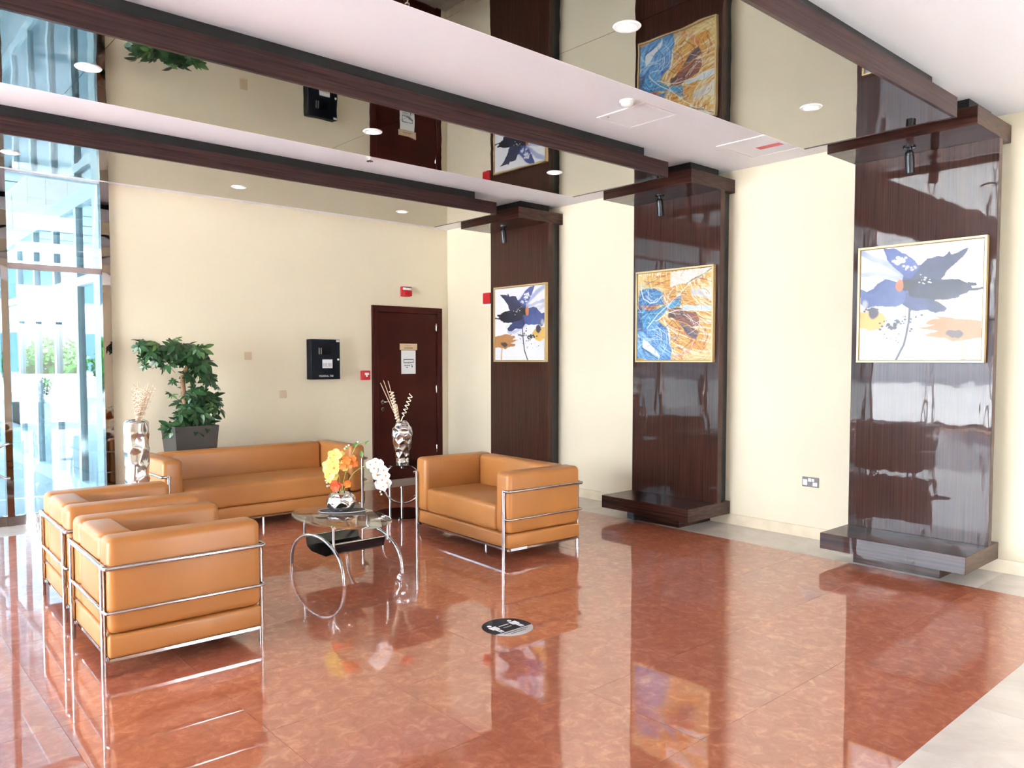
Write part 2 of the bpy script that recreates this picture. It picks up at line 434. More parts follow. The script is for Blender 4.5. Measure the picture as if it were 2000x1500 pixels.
for i in range(7): box(bm, -.072 + i * .015, -.061 + i * .015, y0, y1, -.024, -.017)
for i in range(6): box(bm, -.064 + i * .015, -.053 + i * .015, y0, y1, -.048, -.036)
box(bm, -.035, -.010, y0, y1, -.070, -.060)
box(bm, .040, .052, y0, y1, -.038, -.026); box(bm, .044, .060, y0, y1, -.064, -.040)
obj('printing', bm, 'print_ink', nt)

# ------------------------------------------------------------ ceiling soffits with fascia boards
SOFF = [(1.77, 2.73, 'nearest the camera, above the right-hand wood panel'), (3.85, 4.885, 'in the middle, above the abstract painting'), (5.95, 6.98, 'farthest away, along the cream back wall')]
DLX = [-2.2, -.58, 1.045, 2.677, 4.305]
for i, (y0, y1, where) in enumerate(SOFF):
    xe = (5.13, 5.075, 5.08)[i]
    s = thing('ceiling_soffit', 'mirror-gloss ceiling soffit with dark wood fascia, ' + where, 'soffit', (XL + .1, y0, ZS), group='hanging soffits')
    L = xe - XL - .1; Wd = y1 - y0; x0 = XL + .1
    bx('fascia', (0, L, 0, .022, -.003, .115), 'fascia_wood', s, .001, 1)
    bx('end_fascia', (L - .022, L, .022, Wd, -.001, .115), 'fascia_wood', s)
    bx('core', (0, L - .022, .022, Wd, .012, .115), 'hatch_paint', s)
    bx('upstand', (.05, L - .23, .06, Wd - .15, .115, ZC - ZS), 'black_gap', s)
    js = [0] + [x - x0 for x in (1.045, 2.677)] + [L - .022] if i < 2 else [0, L - .022]
    for a, b in zip(js, js[1:]):
        bx('gloss_panel', (a + .0012, b - .0012, .0225, Wd - .001, 0, .012), 'soffit_gloss', s)
    bx('white_lip', (0, L, Wd - .001, Wd + .012, .002, .03), 'hatch_paint', s)
    dn = ('outer', 'outer', 'left', 'middle', 'right')
    for k, x in enumerate(DLX):
        if k < 2: continue
        yy = (2.26, 4.35, 6.465)[i]
        d = thing('downlight', 'round white recessed downlight, %s one in the %s glossy soffit' % (dn[k], ('nearest', 'middle', 'farthest')[i]), 'light', (x, yy, ZS), group='recessed downlights')
        bm = bmesh.new(); lathe(bm, [(.038, -.001), (.040, -.006), (.058, -.005), (.062, -.0002), (.038, -.0001)], 32, cap=False); obj('trim_ring', bm, 'white_plastic', d, smooth=True)
        bm = bmesh.new(); lathe(bm, [(.0385, -.0035), (.0385, -.0012)], 32); obj('lens', bm, 'lens', d)

# ceiling fittings
h = thing('access_hatch', 'square white access hatch in the ceiling between two soffits', 'hatch', (4.173, 3.432, ZC))
def hatch(h, w, d):
    bm = bmesh.new()
    for a in ((-w, w, -d, -d + .014), (-w, w, d - .014, d), (-w, -w + .014, -d + .014, d - .014), (w - .014, w, -d + .014, d - .014)): box(bm, *a, -.006, 0)
    obj('hatch_frame', bm, 'hatch_paint', h)
    bx('hatch_lid', (-w + .017, w - .017, -d + .017, d - .017, -.004, -.0005), 'ceiling_paint', h)
hatch(h, .176, .205)
bm = bmesh.new(); lathe(bm, [(.006, -.006), (.006, -.004)], 12); obj('latch', bm, 'socket_steel', h, loc=(-.13, .14, 0))
h = thing('access_hatch', 'white ceiling access hatch marked with a red label, near the right wall', 'hatch', (5.473, 3.256, ZC))
hatch(h, .258, .25)
bx('red_label', (-.002, .072, -.132, .066, -.0055, -.004), 'red_label', h)
sdv = thing('smoke_detector', 'small round white smoke detector beside the plain ceiling hatch', 'detector', (3.896, 3.279, ZC))
bm = bmesh.new(); lathe(bm, [(.052, 0), (.052, -.010), (.046, -.014)], 28); obj('base', bm, 'hatch_paint', sdv, smooth=True)
bm = bmesh.new(); lathe(bm, [(.040, -.014), (.042, -.026), (.030, -.036), (.012, -.038)], 28); obj('sensor_head', bm, 'white_plastic', sdv, smooth=True)
sp = thing('sprinkler', 'tiny metal sprinkler head on the white ceiling strip', 'sprinkler', (3.394, 5.562, ZC))
bm = bmesh.new(); lathe(bm, [(.030, 0), (.030, -.004), (.012, -.006), (.010, -.024)], 20); obj('escutcheon', bm, 'white_plastic', sp, smooth=True)
bm = bmesh.new()
for k in range(8):
    a = k * PI / 4; tube(bm, [(0, 0, -.030), (.026 * math.cos(a), .026 * math.sin(a), -.034)], .0035, 5)
lathe(bm, [(.006, -.022), (.006, -.034)], 10); obj('deflector', bm, 'black_metal', sp)

# ------------------------------------------------------------ wood wall panels, spotlights
UY = [2.215, 4.32, 6.425]
wh = ['nearest the camera, behind the large blue flower painting', 'in the middle, behind the orange and blue abstract painting', 'farthest away, beside the brown door']
for i, yc in enumerate(UY):
    p = thing('wall_panel', 'tall glossy dark wood wall panel with shelf and canopy, ' + wh[i], 'wall panel', (XR, yc, 0), group='wood wall panels')
    hw = .475; fx = -.212; sx = -.64
    bx('back_panel', (fx, -.15, -hw, hw, .208, 2.905), 'panel_wood', p, .0015, 1)
    bx('side_return', (-.15, -.0005, -hw + .055, hw - .055, .208, 2.905), 'black_metal', p)
    bx('shelf', (sx, -.016, -hw - .004, hw + .004, .094, .208), 'shelf_wood', p, .002, 1)
    bx('plinth', (sx + .155, -.016, -hw + .20, hw - .17, 0, .094), 'shelf_wood', p)
    cz = 2.905
    bx('canopy', (sx, -.001, -hw - .004, hw + .004, cz, 3.02), 'shelf_wood', p, .002, 1)
    bx('canopy_upstand', (sx + .10, -.13, -hw + .08, hw - .08, 3.02, ZC), 'black_gap', p)
    s = thing('spotlight', 'small black cylinder spotlight under the canopy %s' % ('of the nearest wood panel', 'above the abstract painting', 'of the wood panel beside the door')[i], 'spotlight', (5.58, yc + .003, cz), group='picture spotlights')
    bm = bmesh.new(); lathe(bm, [(.040, 0), (.040, -.012), (.015, -.016), (.013, -.045)], 20); obj('mount', bm, 'spot_black', s, smooth=True)
    bm = bmesh.new(); bmesh.ops.create_uvsphere(bm, u_segments=16, v_segments=10, radius=.028)
    obj('swivel', bm, 'spot_black', s, smooth='all', loc=(0, 0, -.055))
    bm = bmesh.new(); lathe(bm, [(.024, 0), (.030, -.004), (.030, -.118), (.025, -.120), (.023, -.105)], 24)
    hd = obj('lamp_head', bm, 'spot_black', s, smooth=True, loc=(0, 0, -.062)); hd.rotation_euler = (0, -.12, 0)

# ------------------------------------------------------------ paintings (pigment stored per vertex)
rng = np.random.default_rng(11)
def vnoise(x, y, s, seed=0):
    r = np.random.default_rng(seed).random((64, 64)); x = x * s; y = y * s
    xi = np.floor(x).astype(int); yi = np.floor(y).astype(int); fx = x - xi; fy = y - yi
    fx = fx * fx * (3 - 2 * fx); fy = fy * fy * (3 - 2 * fy)
    g = lambda a, b: r[a % 64, b % 64]
    return (g(xi, yi) * (1 - fx) + g(xi + 1, yi) * fx) * (1 - fy) + (g(xi, yi + 1) * (1 - fx) + g(xi + 1, yi + 1) * fx) * fy
def fbm(x, y, s, seed=0, o=4):
    t = 0; a = .5
    for k in range(o): t = t + a * vnoise(x + k * 3.1, y + k * 1.7, s * 2 ** k, seed + k); a *= .5
    return t / (1 - .5 ** o)
def inpoly(x, y, P):
    ins = np.zeros(x.shape, bool); n = len(P)
    for i in range(n):
        x0, y0 = P[i]; x1, y1 = P[(i + 1) % n]
        if y0 == y1: continue
        c = ((y0 > y) != (y1 > y)) & (x < (x1 - x0) * (y - y0) / (y1 - y0) + x0)
        ins ^= c
    return ins
def dline(x, y, P):
    d = np.full(x.shape, 1e9)
    for (x0, y0), (x1, y1) in zip(P, P[1:]):
        dx, dy = x1 - x0, y1 - y0; t = np.clip(((x - x0) * dx + (y - y0) * dy) / (dx * dx + dy * dy + 1e-12), 0, 1)
        d = np.minimum(d, np.hypot(x - x0 - t * dx, y - y0 - t * dy))
    return d
def lay(img, mask, col):
    m = np.clip(mask, 0, 1)[..., None].astype(float); img[:] = img * (1 - m) + np.array(col) * m
NP_ = 250
gu, gv = np.meshgrid(np.linspace(0, 1, NP_), np.linspace(0, 1, NP_))      # u to the right, v downwards
def sm(a, b, x): t = np.clip((x - a) / (b - a), 0, 1); return t * t * (3 - 2 * t)
def flower(mirror):
    u = 1 - gu if mirror else gu
    X = 150 + u * 1255; top = 250 - (X - 160) * .0992; Y = top + gv * (1363 - top)
    wx = (fbm(gu, gv, 9, 3) - .5) * 46; wy = (fbm(gu, gv, 9, 8) - .5) * 46
    x, y = X + wx, Y + wy
    img = np.ones((NP_, NP_, 3)) * np.array((.66, .66, .68))
    tex = fbm(gu, gv, 6, 21)
    wash = [([(150, 275), (330, 340), (520, 430), (640, 500)], 50, .75), ([(150, 485), (330, 492), (480, 520), (640, 530)], 34, .65), ([(160, 560), (300, 610), (420, 640)], 26, .4), ([(150, 520), (250, 560), (400, 560)], 22, .35), ([(480, 250), (600, 300), (760, 400)], 60, .25), ([(600, 820), (850, 905), (1060, 890)], 36, .5), ([(1000, 770), (1080, 790), (1100, 830)], 20, .25)]
    for P, w, a in wash: lay(img, a * (1 - sm(w * .35, w, dline(x, y, P))) * (.5 + .7 * tex), (.12, .19, .44))
    blue = (.048, .066, .20); navy = (.020, .021, .052); dark = (.010, .0085, .014)
    P5 = [(395, 228), (500, 228), (640, 290), (760, 390), (830, 430), (760, 540), (640, 510), (520, 430), (440, 350)]
    P4 = [(640, 620), (540, 560), (420, 545), (340, 580), (290, 630), (220, 665), (140, 650), (140, 800), (230, 845), (330, 820), (430, 828), (540, 815), (620, 790), (720, 700)]
    P1 = [(700, 520), (790, 400), (860, 330), (960, 305), (1020, 315), (1070, 255), (1080, 290), (1265, 222), (1215, 290), (1060, 450), (1050, 500), (1015, 540), (800, 660)]
    P2 = [(640, 540), (800, 540), (1010, 540), (1190, 548), (1250, 580), (1340, 572), (1355, 595), (1300, 610), (1310, 630), (1410, 622), (1410, 645), (1280, 660), (1250, 685), (1200, 700), (1190, 720), (1070, 742), (900, 745), (700, 720)]
    P3 = [(660, 680), (900, 735), (1000, 775), (1075, 840), (1050, 870), (960, 885), (860, 860), (720, 870), (640, 800)]
    P0 = [(600, 560), (640, 440), (770, 390), (880, 400), (1010, 560), (980, 740), (860, 800), (700, 870), (620, 800), (560, 700)]
    for P, c0, c1 in ((P0, navy, blue), (P5, blue, (.085, .12, .33)), (P4, blue, (.075, .11, .28)), (P3, navy, blue), (P1, navy, (.05, .055, .12)), (P2, dark, navy)):
        m = inpoly(x, y, P)
        img[m] = (np.array(c0) * (1 - tex[m][:, None]) + np.array(c1) * tex[m][:, None]) * (.75 + .5 * fbm(gu, gv, 22, 5)[m][:, None])
    lay(img, .75 * (1 - sm(20, 60, np.hypot(x - 200, y - 800))), (.45, .46, .46))
    lay(img, (1 - sm(44, 62, np.hypot((x - 655), (y - 600) * .9))), (.02, .014, .014))
    lay(img, (1 - sm(38, 52, np.hypot((x - 582) * 1.15, (y - 600) * .68))) , (.50, .16, .06))
    # yellow and orange flowers
    Yp = [(140, 870), (240, 880), (380, 890), (440, 950), (420, 1000), (360, 1050), (270, 1075), (190, 1040), (140, 1030)]
    m = inpoly(x, y, Yp); img[m] = (np.array((.52, .27, .04)) * (1 - tex[m][:, None]) + np.array((.64, .45, .14)) * tex[m][:, None])
    lay(img, 1 - sm(45, 68, np.hypot(x - 300, (y - 890))), (.06, .045, .07))
    Op = [(1410, 950), (1100, 935), (950, 925), (1000, 950), (880, 965), (865, 995), (950, 1015), (780, 1035), (1000, 1070), (860, 1100), (880, 1130), (1060, 1140), (1140, 1165), (1300, 1145), (1410, 1135)]
    m = inpoly(x, y, Op); img[m] = (np.array((.33, .125, .035)) * (1 - tex[m][:, None]) + np.array((.46, .24, .10)) * tex[m][:, None])
    lay(img, 1 - sm(.8, 1.15, np.hypot((x - 1160) / 92, (y - 1090) / 40) + .5 * (fbm(gu, gv, 24, 4) - .5)), (.09, .055, .05))
    lay(img, .8 * (1 - sm(12, 22, dline(x, y, [(1220, 1150), (1240, 1280), (1235, 1370)]))), (.44, .25, .13))
    lay(img, 1 - sm(9, 15, dline(X + wx * .25, Y, [(690, 850), (684, 950), (665, 1080), (640, 1210), (555, 1370)])), (.045, .045, .055))
    for (cx, cy, sx, sy, n, col, r0) in ((500, 1010, 110, 45, 26, (.04, .04, .05), 13), (660, 980, 130, 70, 16, (.06, .07, .12), 10), (500, 1120, 170, 60, 16, (.10, .10, .12), 6), (580, 350, 55, 35, 22, (.66, .66, .68), 13), (660, 430, 80, 30, 10, (.66, .66, .68), 9), (820, 560, 90, 60, 11, (.66, .66, .68), 7), (240, 860, 60, 30, 8, (.06, .05, .07), 9)):
        for k in range(n):
            a, b = cx + rng.normal() * sx * .6, cy + rng.normal() * sy * .6; r = r0 * (.5 + rng.random())
            lay(img, 1 - sm(r * .6, r * 1.2, np.hypot((X - a) * .7, Y - b)), col)
    return img
def abstract():
    # coordinates read off the picture: x 155..1105 left to right, y top..1335
    X = 155 + gu * 950; top = 232 - (X - 155) * .118; Y = top + gv * (1332 - top)
    wx = (fbm(gu, gv, 4, 31) - .5) * 130; wy = (fbm(gu, gv, 4, 36) - .5) * 130
    x, y = X + wx, Y + wy
    def fib(cx, cy, seed, fr=1 / 16., ft=2.2):
        r = np.hypot(X - cx, (Y - cy) * 1.1); th = np.arctan2(Y - cy, X - cx)
        return fbm((r + wx * .3) * fr / 8, th * ft / 4 + 3, 8, seed, 3)
    t1 = fbm(gu, gv, 5, 41); fa, fb, fc = fib(330, 1500, 51), fib(1250, 250, 54), fib(760, 1000, 57, 1 / 12., 1.6)
    t2 = fa * .55 + fc * .45; t3 = fb * .6 + fc * .4
    img = np.ones((NP_, NP_, 3)) * np.array((.74, .40, .08))
    lay(img, sm(.42, .60, t3), (.86, .62, .16)); lay(img, sm(.54, .64, t2) * .9, (.66, .18, .04)); lay(img, sm(.56, .66, fb) * .8, (.92, .86, .66)); lay(img, sm(.60, .70, fc) * .55, (.30, .09, .04))
    lay(img, sm(.5, .62, t1) * .45, (.90, .78, .40))
    def reg(P, c0, c1, a=1.0):
        m = inpoly(x, y, P); k = np.clip((t2 * .5 + t3 * .5 - .36) * 3.4, 0, 1)[m][:, None]
        img[m] = img[m] * (1 - a) + a * (np.array(c0) * (1 - k) + np.array(c1) * k)
    reg([(560, 180), (1110, 120), (950, 240), (820, 320), (600, 380)], (.80, .68, .55), (.92, .90, .86))
    reg([(150, 430), (330, 420), (500, 470), (540, 640), (330, 660), (150, 640)], (.03, .08, .30), (.16, .42, .70))
    reg([(150, 700), (420, 700), (560, 640), (770, 470), (750, 660), (520, 740), (300, 920), (150, 930)], (.02, .07, .28), (.13, .50, .80))
    reg([(150, 950), (300, 900), (430, 830), (540, 900), (580, 1060), (620, 1180), (640, 1340), (150, 1340)], (.04, .14, .45), (.26, .55, .85))
    reg([(150, 640), (420, 640), (430, 700), (150, 700)], (.36, .10, .05), (.75, .40, .25))
    reg([(150, 560), (200, 560), (220, 960), (150, 960)], (.02, .03, .12), (.06, .08, .25), .7)
    reg([(610, 700), (760, 680), (960, 720), (990, 880), (860, 900), (700, 850), (600, 820)], (.05, .04, .06), (.42, .14, .08))
    reg([(720, 850), (900, 890), (990, 960), (950, 1050), (820, 960)], (.05, .05, .10), (.20, .14, .16))
    reg([(780, 620), (1110, 640), (1110, 720), (880, 680), (770, 690)], (.50, .66, .78), (.88, .90, .90))
    reg([(880, 420), (1020, 390), (1040, 520), (900, 520)], (.45, .52, .66), (.85, .86, .86), .7)
    reg([(1040, 360), (1110, 340), (1110, 560), (1040, 520)], (.85, .80, .70), (.92, .90, .86), .8)
    m = inpoly(X, Y, [(235, 1060), (300, 1100), (380, 1170), (440, 1240), (470, 1310), (350, 1240), (225, 1170)]); img[m] = (.88, .88, .86)
    curves = [([(190, 420), (230, 540), (330, 600), (420, 590), (500, 500)], 9, (.85, .92, .92), .8), ([(310, 440), (290, 520), (360, 600), (440, 540)], 6, (.8, .9, .95), .7),
              ([(280, 920), (420, 760), (560, 640), (700, 500), (860, 320), (1100, 130)], 9, (.88, .90, .86), .75), ([(400, 830), (560, 740), (720, 690), (880, 680), (1100, 700)], 8, (.90, .90, .84), .8),
              ([(520, 820), (580, 960), (590, 1100), (640, 1230), (700, 1300)], 12, (.90, .86, .78), .8), ([(540, 900), (640, 830), (720, 920), (710, 1010), (640, 1100)], 6, (.25, .08, .03), .8),
              ([(650, 1170), (760, 1180), (860, 1090), (900, 1000)], 7, (.30, .08, .04), .7), ([(660, 830), (800, 850), (960, 950), (980, 1000)], 5, (.85, .45, .15), .9),
              ([(770, 700), (830, 800), (960, 760), (990, 860)], 5, (.80, .35, .12), .8), ([(220, 1180), (330, 1250), (460, 1320)], 8, (.05, .07, .12), .8),
              ([(320, 940), (450, 920), (540, 980), (560, 1130), (500, 1250)], 6, (.75, .88, .95), .7), ([(220, 1000), (300, 1060), (420, 1120), (540, 1240)], 5, (.7, .85, .95), .6),
              ([(820, 330), (960, 240), (1110, 140)], 10, (.10, .09, .08), .7), ([(760, 610), (900, 560), (1110, 500)], 5, (.85, .75, .5), .7), ([(690, 1290), (800, 1220), (900, 1120)], 26, (.72, .22, .16), .55)]
    for P, w, c, a in curves: lay(img, a * (1 - sm(w * .5, w, dline(X + wx * .35, Y + wy * .35, P))), c)
    for k in range(150):
        cx, cy = rng.uniform(150, 1100), rng.uniform(150, 1330); R = rng.uniform(60, 330); a0 = rng.uniform(0, 2 * PI); sp_ = rng.uniform(.5, 1.4)
        P = [(cx + R * math.cos(a0 + sp_ * j / 7), cy + R * .8 * math.sin(a0 + sp_ * j / 7)) for j in range(8)]
        mx_ = sum(p[0] for p in P) / 8; my = sum(p[1] for p in P) / 8
        left = mx_ + (my - 700) * -.25 < 540
        c = random.choice([(.75, .9, .95), (.05, .14, .4), (.2, .6, .85), (.9, .9, .88)] if left else [(.92, .88, .75), (.28, .09, .03), (.88, .62, .18), (.75, .25, .06), (.9, .9, .88)])
        w = rng.uniform(3.5, 7); lay(img, .6 * (1 - sm(w * .4, w * 1.1, dline(X, Y, P))), c)
    return img * .74
def paint_mat(name, rough):
    m, n, l, b = principled(name)
    a = n.new('ShaderNodeVertexColor'); a.layer_name = 'pigment'
    l.new(a.outputs['Color'], b.inputs['Base Color'])
    b.inputs['Roughness'].default_value = rough; b.inputs['Specular IOR Level'].default_value = 0.5
    M[name] = m
paint_mat('canvas_print', 0.30)
PW, PH = .853, .842
def painting(label, yc, img):
    p = thing('painting', label, 'painting', (5.80, yc, 1.435))
    hw = PW / 2; fw_ = .016
    bm = bmesh.new()
    for a in ((-hw, hw, 0, fw_), (-hw, hw, PH - fw_, PH), (-hw, -hw + fw_, fw_, PH - fw_), (hw - fw_, hw, fw_, PH - fw_)): box(bm, -.04, 0, a[0], a[1], a[2], a[3], .002, 1)
    obj('frame', bm, 'gold_frame', p, smooth=True)
    iw, ih = hw - fw_ - .005, PH / 2 - fw_ - .005
    me = bpy.data.meshes.new('canvas'); n = NP_
    vs = np.stack([np.full(n * n, -.031), (iw - gu * 2 * iw).ravel(), (PH / 2 + ih - gv * 2 * ih).ravel()], 1)
    idx = np.arange(n * n).reshape(n, n)
    fs = np.stack([idx[:-1, :-1], idx[1:, :-1], idx[1:, 1:], idx[:-1, 1:]], -1).reshape(-1, 4)
    me.from_pydata(vs.tolist(), [], fs.tolist())
    ca = me.color_attributes.new('pigment', 'FLOAT_COLOR', 'POINT')
    ca.data.foreach_set('color', np.concatenate([np.clip(img, 0, 1).reshape(-1, 3), np.ones((n * n, 1))], 1).astype(np.float32).ravel())
    me.materials.append(M['canvas_print'])
    o = bpy.data.objects.new('canvas', me); C.objects.link(o); o.parent = p
    bx('backing', (-.030, 0, -hw + .004, hw - .004, .004, PH - .004), 'gold_edge', p)
painting('painting of a large blue flower leaning right, on the nearest wood panel', 2.2105, flower(False))
painting('square abstract painting of swirling orange, blue and white', 4.3105, abstract())
painting('painting of a dark blue flower leaning left, on the panel beside the door', 6.38, flower(True))

# ------------------------------------------------------------ wall fittings
f = thing('fire_alarm_panel', 'black metal fire alarm cabinet on the cream wall left of the door', 'alarm panel', (4.23, YB, 1.24))
bx('cabinet', (-.175, .175, -.105, 0, 0, .446), 'navy_enamel', f, .004, 1)
dr = bx('cabinet_door', (-.175, .175, -.120, -.107, 0, .446), 'navy_enamel', f, .003, 1)
bx('display_window', (-.095, .075, -.1215, -.12, .275, .355), 'dark_glass', dr)
for xo in (-.09, -.066): bx('display_bar', (xo, xo + .014, -.1222, -.1214, .28, .35), 'socket_steel', dr)
pp = bx('instruction_card', (-.045, .078, -.1212, -.12, .125, .222), 'paper', dr)
bm = bmesh.new()
for k in range(6): box(bm, -.035 + k * .018, -.024 + k * .018, -.1216, -.1212, .140, .182)
obj('card_printing', bm, 'sticker_grey', dr)
bx('corner_sticker', (.128, .170, -.1212, -.12, .418, .440), 'paper', dr)
bm = bmesh.new(); lathe(bm, [(.012, 0), (.012, .006), (.009, .008)], 16); lk = obj('lock', bm, 'white_plastic', dr, loc=(.150, -.12, .222)); lk.rotation_euler = (PI / 2, 0, 0)
lt = text_mesh('FEDERAL 700', .031); lt.materials.append(M['sticker_white'])
share('lettering', lt, dr, (0, -.1206, .028), (PI / 2, 0, 0))
def siren(label, loc, rz):
    s = thing('alarm_sounder', label, 'alarm', loc, rz)
    bx('base', (-.068, .068, -.025, 0, -.06, .06), 'red_plastic', s, .008, 2)
    bx('sounder', (-.062, .062, -.07, -.026, -.055, .012), 'red_plastic', s, .008, 2)
    bx('strobe', (-.050, .050, -.066, -.026, .018, .046), 'white_plastic', s, .006, 2)
    bx('top_lip', (-.062, .062, -.06, -.026, .048, .058), 'red_plastic', s, .003, 1)
siren('red fire alarm sounder with white strobe above the door', (5.365, YB, 2.288), 0)
s = thing('alarm_sounder', 'red alarm box on the right wall, half hidden by a wood panel', 'alarm', (XR, 7.17, 2.18), -PI / 2)
bx('base', (-.065, .065, -.02, 0, -.075, .07), 'white_plastic', s, .004, 1)
bx('housing', (-.062, .062, -.06, -.021, -.055, .075), 'red_plastic', s, .008, 2)
c = thing('call_point', 'red square manual fire call point beside the door frame', 'alarm', (4.79, YB, 1.277))
bx('housing', (-.055, .055, -.045, 0, -.055, .055), 'red_plastic', c, .006, 2)
bm = bmesh.new(); box(bm, -.022, .036, -.0465, -.0455, .004, .030); box(bm, -.004, .016, -.0465, -.0455, -.018, .004); obj('white_symbol', bm, 'white_plastic', c)
for lb, x, z in (('blank beige wall plate nearest the potted plant', 3.383, 1.5), ('blank beige wall plate just above the sofa back', 3.768, 1.083)):
    s = thing('wall_plate', lb, 'wall plate', (x, YB, z), group='blank wall plates')
    bx('plate', (-.041, .041, -.008, 0, -.041, .041), 'plate_beige', s, .003, 1)
    bx('blank_insert', (-.030, .030, -.0095, -.008, -.030, .030), 'plate_beige', s, .001, 1)
s = thing('power_socket', 'steel double power socket low on the right wall', 'socket', (XR, 3.102, .46), -PI / 2)
bx('faceplate', (-.070, .070, -.008, 0, -.040, .040), 'socket_steel', s, .002, 1)
for k, (a, b, z0, z1) in enumerate(((-.062, -.025, -.028, .020), (.022, .060, -.030, .0), (-.018, .008, .004, .032), (.012, .034, .006, .030))):
    bx('socket_outlet' if k < 2 else 'switch', (a, b, -.011, -.008, z0, z1), 'white_plastic', s, .001, 1)

# ------------------------------------------------------------ seating
def seat(name, label, cat, w, d, loc, rz, mid_leg=None, tagged=False, group=None):
    """local: faces -y, width along x; body w x d"""
    t = thing(name, label, cat, loc, rz, group)
    hx, hy = w / 2, d / 2; A = .165
    bx('base_cushion', (-hx, hx, -hy, hy, .092, .198), 'leather', t, .016, 3)
    bx('arm', (-hx, -hx + A, -hy, hy, .199, .642), 'leather', t, .038, 4)
    bx('arm', (hx - A, hx, -hy, hy, .199, .642), 'leather', t, .038, 4)
    bx('back_cushion', (-hx + A + .002, hx - A - .002, hy - .165, hy, .199, .640), 'leather', t, .038, 4)
    # seat cushion with a slightly domed top
    bm = bmesh.new(); x0, x1, y0, y1 = -hx + A + .002, hx - A - .002, -hy + .004, hy - .167
    box(bm, x0, x1, y0, y1, .199, .392, .028, 4)
    bmesh.ops.subdivide_edges(bm, edges=[e for e in bm.edges if e.calc_length() > .1], cuts=6, use_grid_fill=True)
    for v in bm.verts:
        if v.co.z > .37:
            a = (v.co.x - x0) / (x1 - x0); b = (v.co.y - y0) / (y1 - y0)
            v.co.z += .018 * math.sin(PI * min(1, max(0, a))) * math.sin(PI * min(1, max(0, b)))
    obj('seat_cushion', bm, 'leather', t, smooth='all')
    r = .0115; oy = hy + r + .001; ox = hx + r + .001; px = hx - .045
    for sx in (-1, 1):
        for sy in (-1, 1):
            tb('post', [(sx * px, sy * oy, 0), (sx * px, sy * oy, .522)], r * 1.12, 'chrome', t, 14)
    for z, nm, rr in ((.512, 'top_rail', r), (.308, 'middle_rail', r * .72)):
        tb(nm, bend([(-px, -oy, z), (-ox, -oy, z), (-ox, oy, z), (ox, oy, z), (ox, -oy, z), (px, -oy, z)], .022, 5), rr, 'chrome', t, 12)
    bm = bmesh.new()
    for dm in ((-hx + .01, hx - .01, -hy + .004, -hy + .03), (-hx + .01, hx - .01, hy - .03, hy - .004), (-hx + .01, -hx + .035, -hy + .03, hy - .03), (hx - .035, hx - .01, -hy + .03, hy - .03)):
        box(bm, *dm, .076, .091)
    obj('base_frame', bm, 'chrome', t)
    bx('underside', (-hx + .036, hx - .036, -hy + .031, hy - .031, .084, .0915), 'black_metal', t)
    if mid_leg:
        tb('middle_leg', [(mid_leg[0], mid_leg[1], 0), (mid_leg[0], mid_leg[1], .084)], .011, 'chrome', t, 12)
    if tagged:
        bx('white_tag', (hx - .001, hx + .001, -hy + .02, -hy + .17, .078, .096), 'paper', t)
    return t
R90 = PI / 2
seat('armchair', 'tan leather armchair with chrome rails nearest the camera', 'armchair', .75, .715, (1.307, 4.172, 0), R90 - math.radians(1.5), group='tan leather armchairs')
seat('armchair', 'tan leather armchair partly hidden behind the nearest one', 'armchair', .75, .715, (1.355, 5.148, 0), R90 - math.radians(1.7), group='tan leather armchairs')
seat('sofa', 'long tan leather three-seat sofa against the cream wall', 'sofa', 1.87, .74, (2.965, 6.885, 0), 0, (-.085, -.345))
seat('loveseat', 'tan leather two-seat sofa standing alone right of the glass table', 'sofa', 1.275, .70, (4.04, 4.766, 0), -R90 - math.radians(3.3), (.15, -.19), True)

# ------------------------------------------------------------ coffee table and what stands on it
TX, TY = 2.688, 4.765
t = thing('coffee_table', 'oval glass coffee table on curved chrome legs', 'table', (TX, TY, 0))
for sx in (-1, 1):
    x = sx * .222
    pts = [(x, .371 * math.cos(a), .268 * (math.sin(a) ** .8)) for a in lin(0, PI, 28)]
    tb('arched_leg', [(p[0], p[1], max(p[2], .010)) for p in pts], .0115, 'chrome', t, 12)
    for yy in (-.21, .20):
        zt = .268 * (math.sin(math.acos(abs(yy) / .371)) ** .8)
        bm = bmesh.new(); lathe(bm, [(.0085, zt - .012), (.0085, .352), (.018, .358), (.018, .368)], 14); obj('top_post', bm, 'chrome', t, smooth=True, loc=(x * .93, yy, 0))
bm = bmesh.new()
prof = [(.185, .232), (.165, .175), (.10, .150), (-.10, .150), (-.165, .175), (-.185, .232)]
prof_o = [(y, z - .006) for y, z in prof]
for pr_, fl in ((prof, 1), (prof_o, 0)):
    a = [bm.verts.new((-.205, y, z)) for y, z in pr_]; b = [bm.verts.new((.205, y, z)) for y, z in pr_]
    for k in range(len(a) - 1): bm.faces.new((a[k], a[k + 1], b[k + 1], b[k]))
obj('tray', bm, 'tray_black', t, smooth=True)
for yy in (-.185, .185): tb('tray_rod', [(-.222, yy, .236), (.222, yy, .236)], .0065, 'chrome', t, 10)
bm = bmesh.new(); disc(bm, .283, .478, .3685, .3765, 72); obj('glass_top', bm, 'table_glass', t, smooth=True, loc=(-.028, .012, 0))
mx0, my0, mz0 = 2.762, 4.935, .3766
pm = thing('table_mat', 'dark oval woven mat under the silver bowl', 'mat', (mx0, my0, mz0), math.radians(-30))
bm = bmesh.new(); disc(bm, .165, .10, .0002, .006, 40, .002); obj('mat_body', bm, 'mat_fibre', pm, smooth=True)
tb('mat_rim', [(.165 * math.cos(a), .10 * math.sin(a), .0045) for a in lin(0, 2 * PI, 40)[:-1]], .003, 'mat_edge', pm, 6, True)

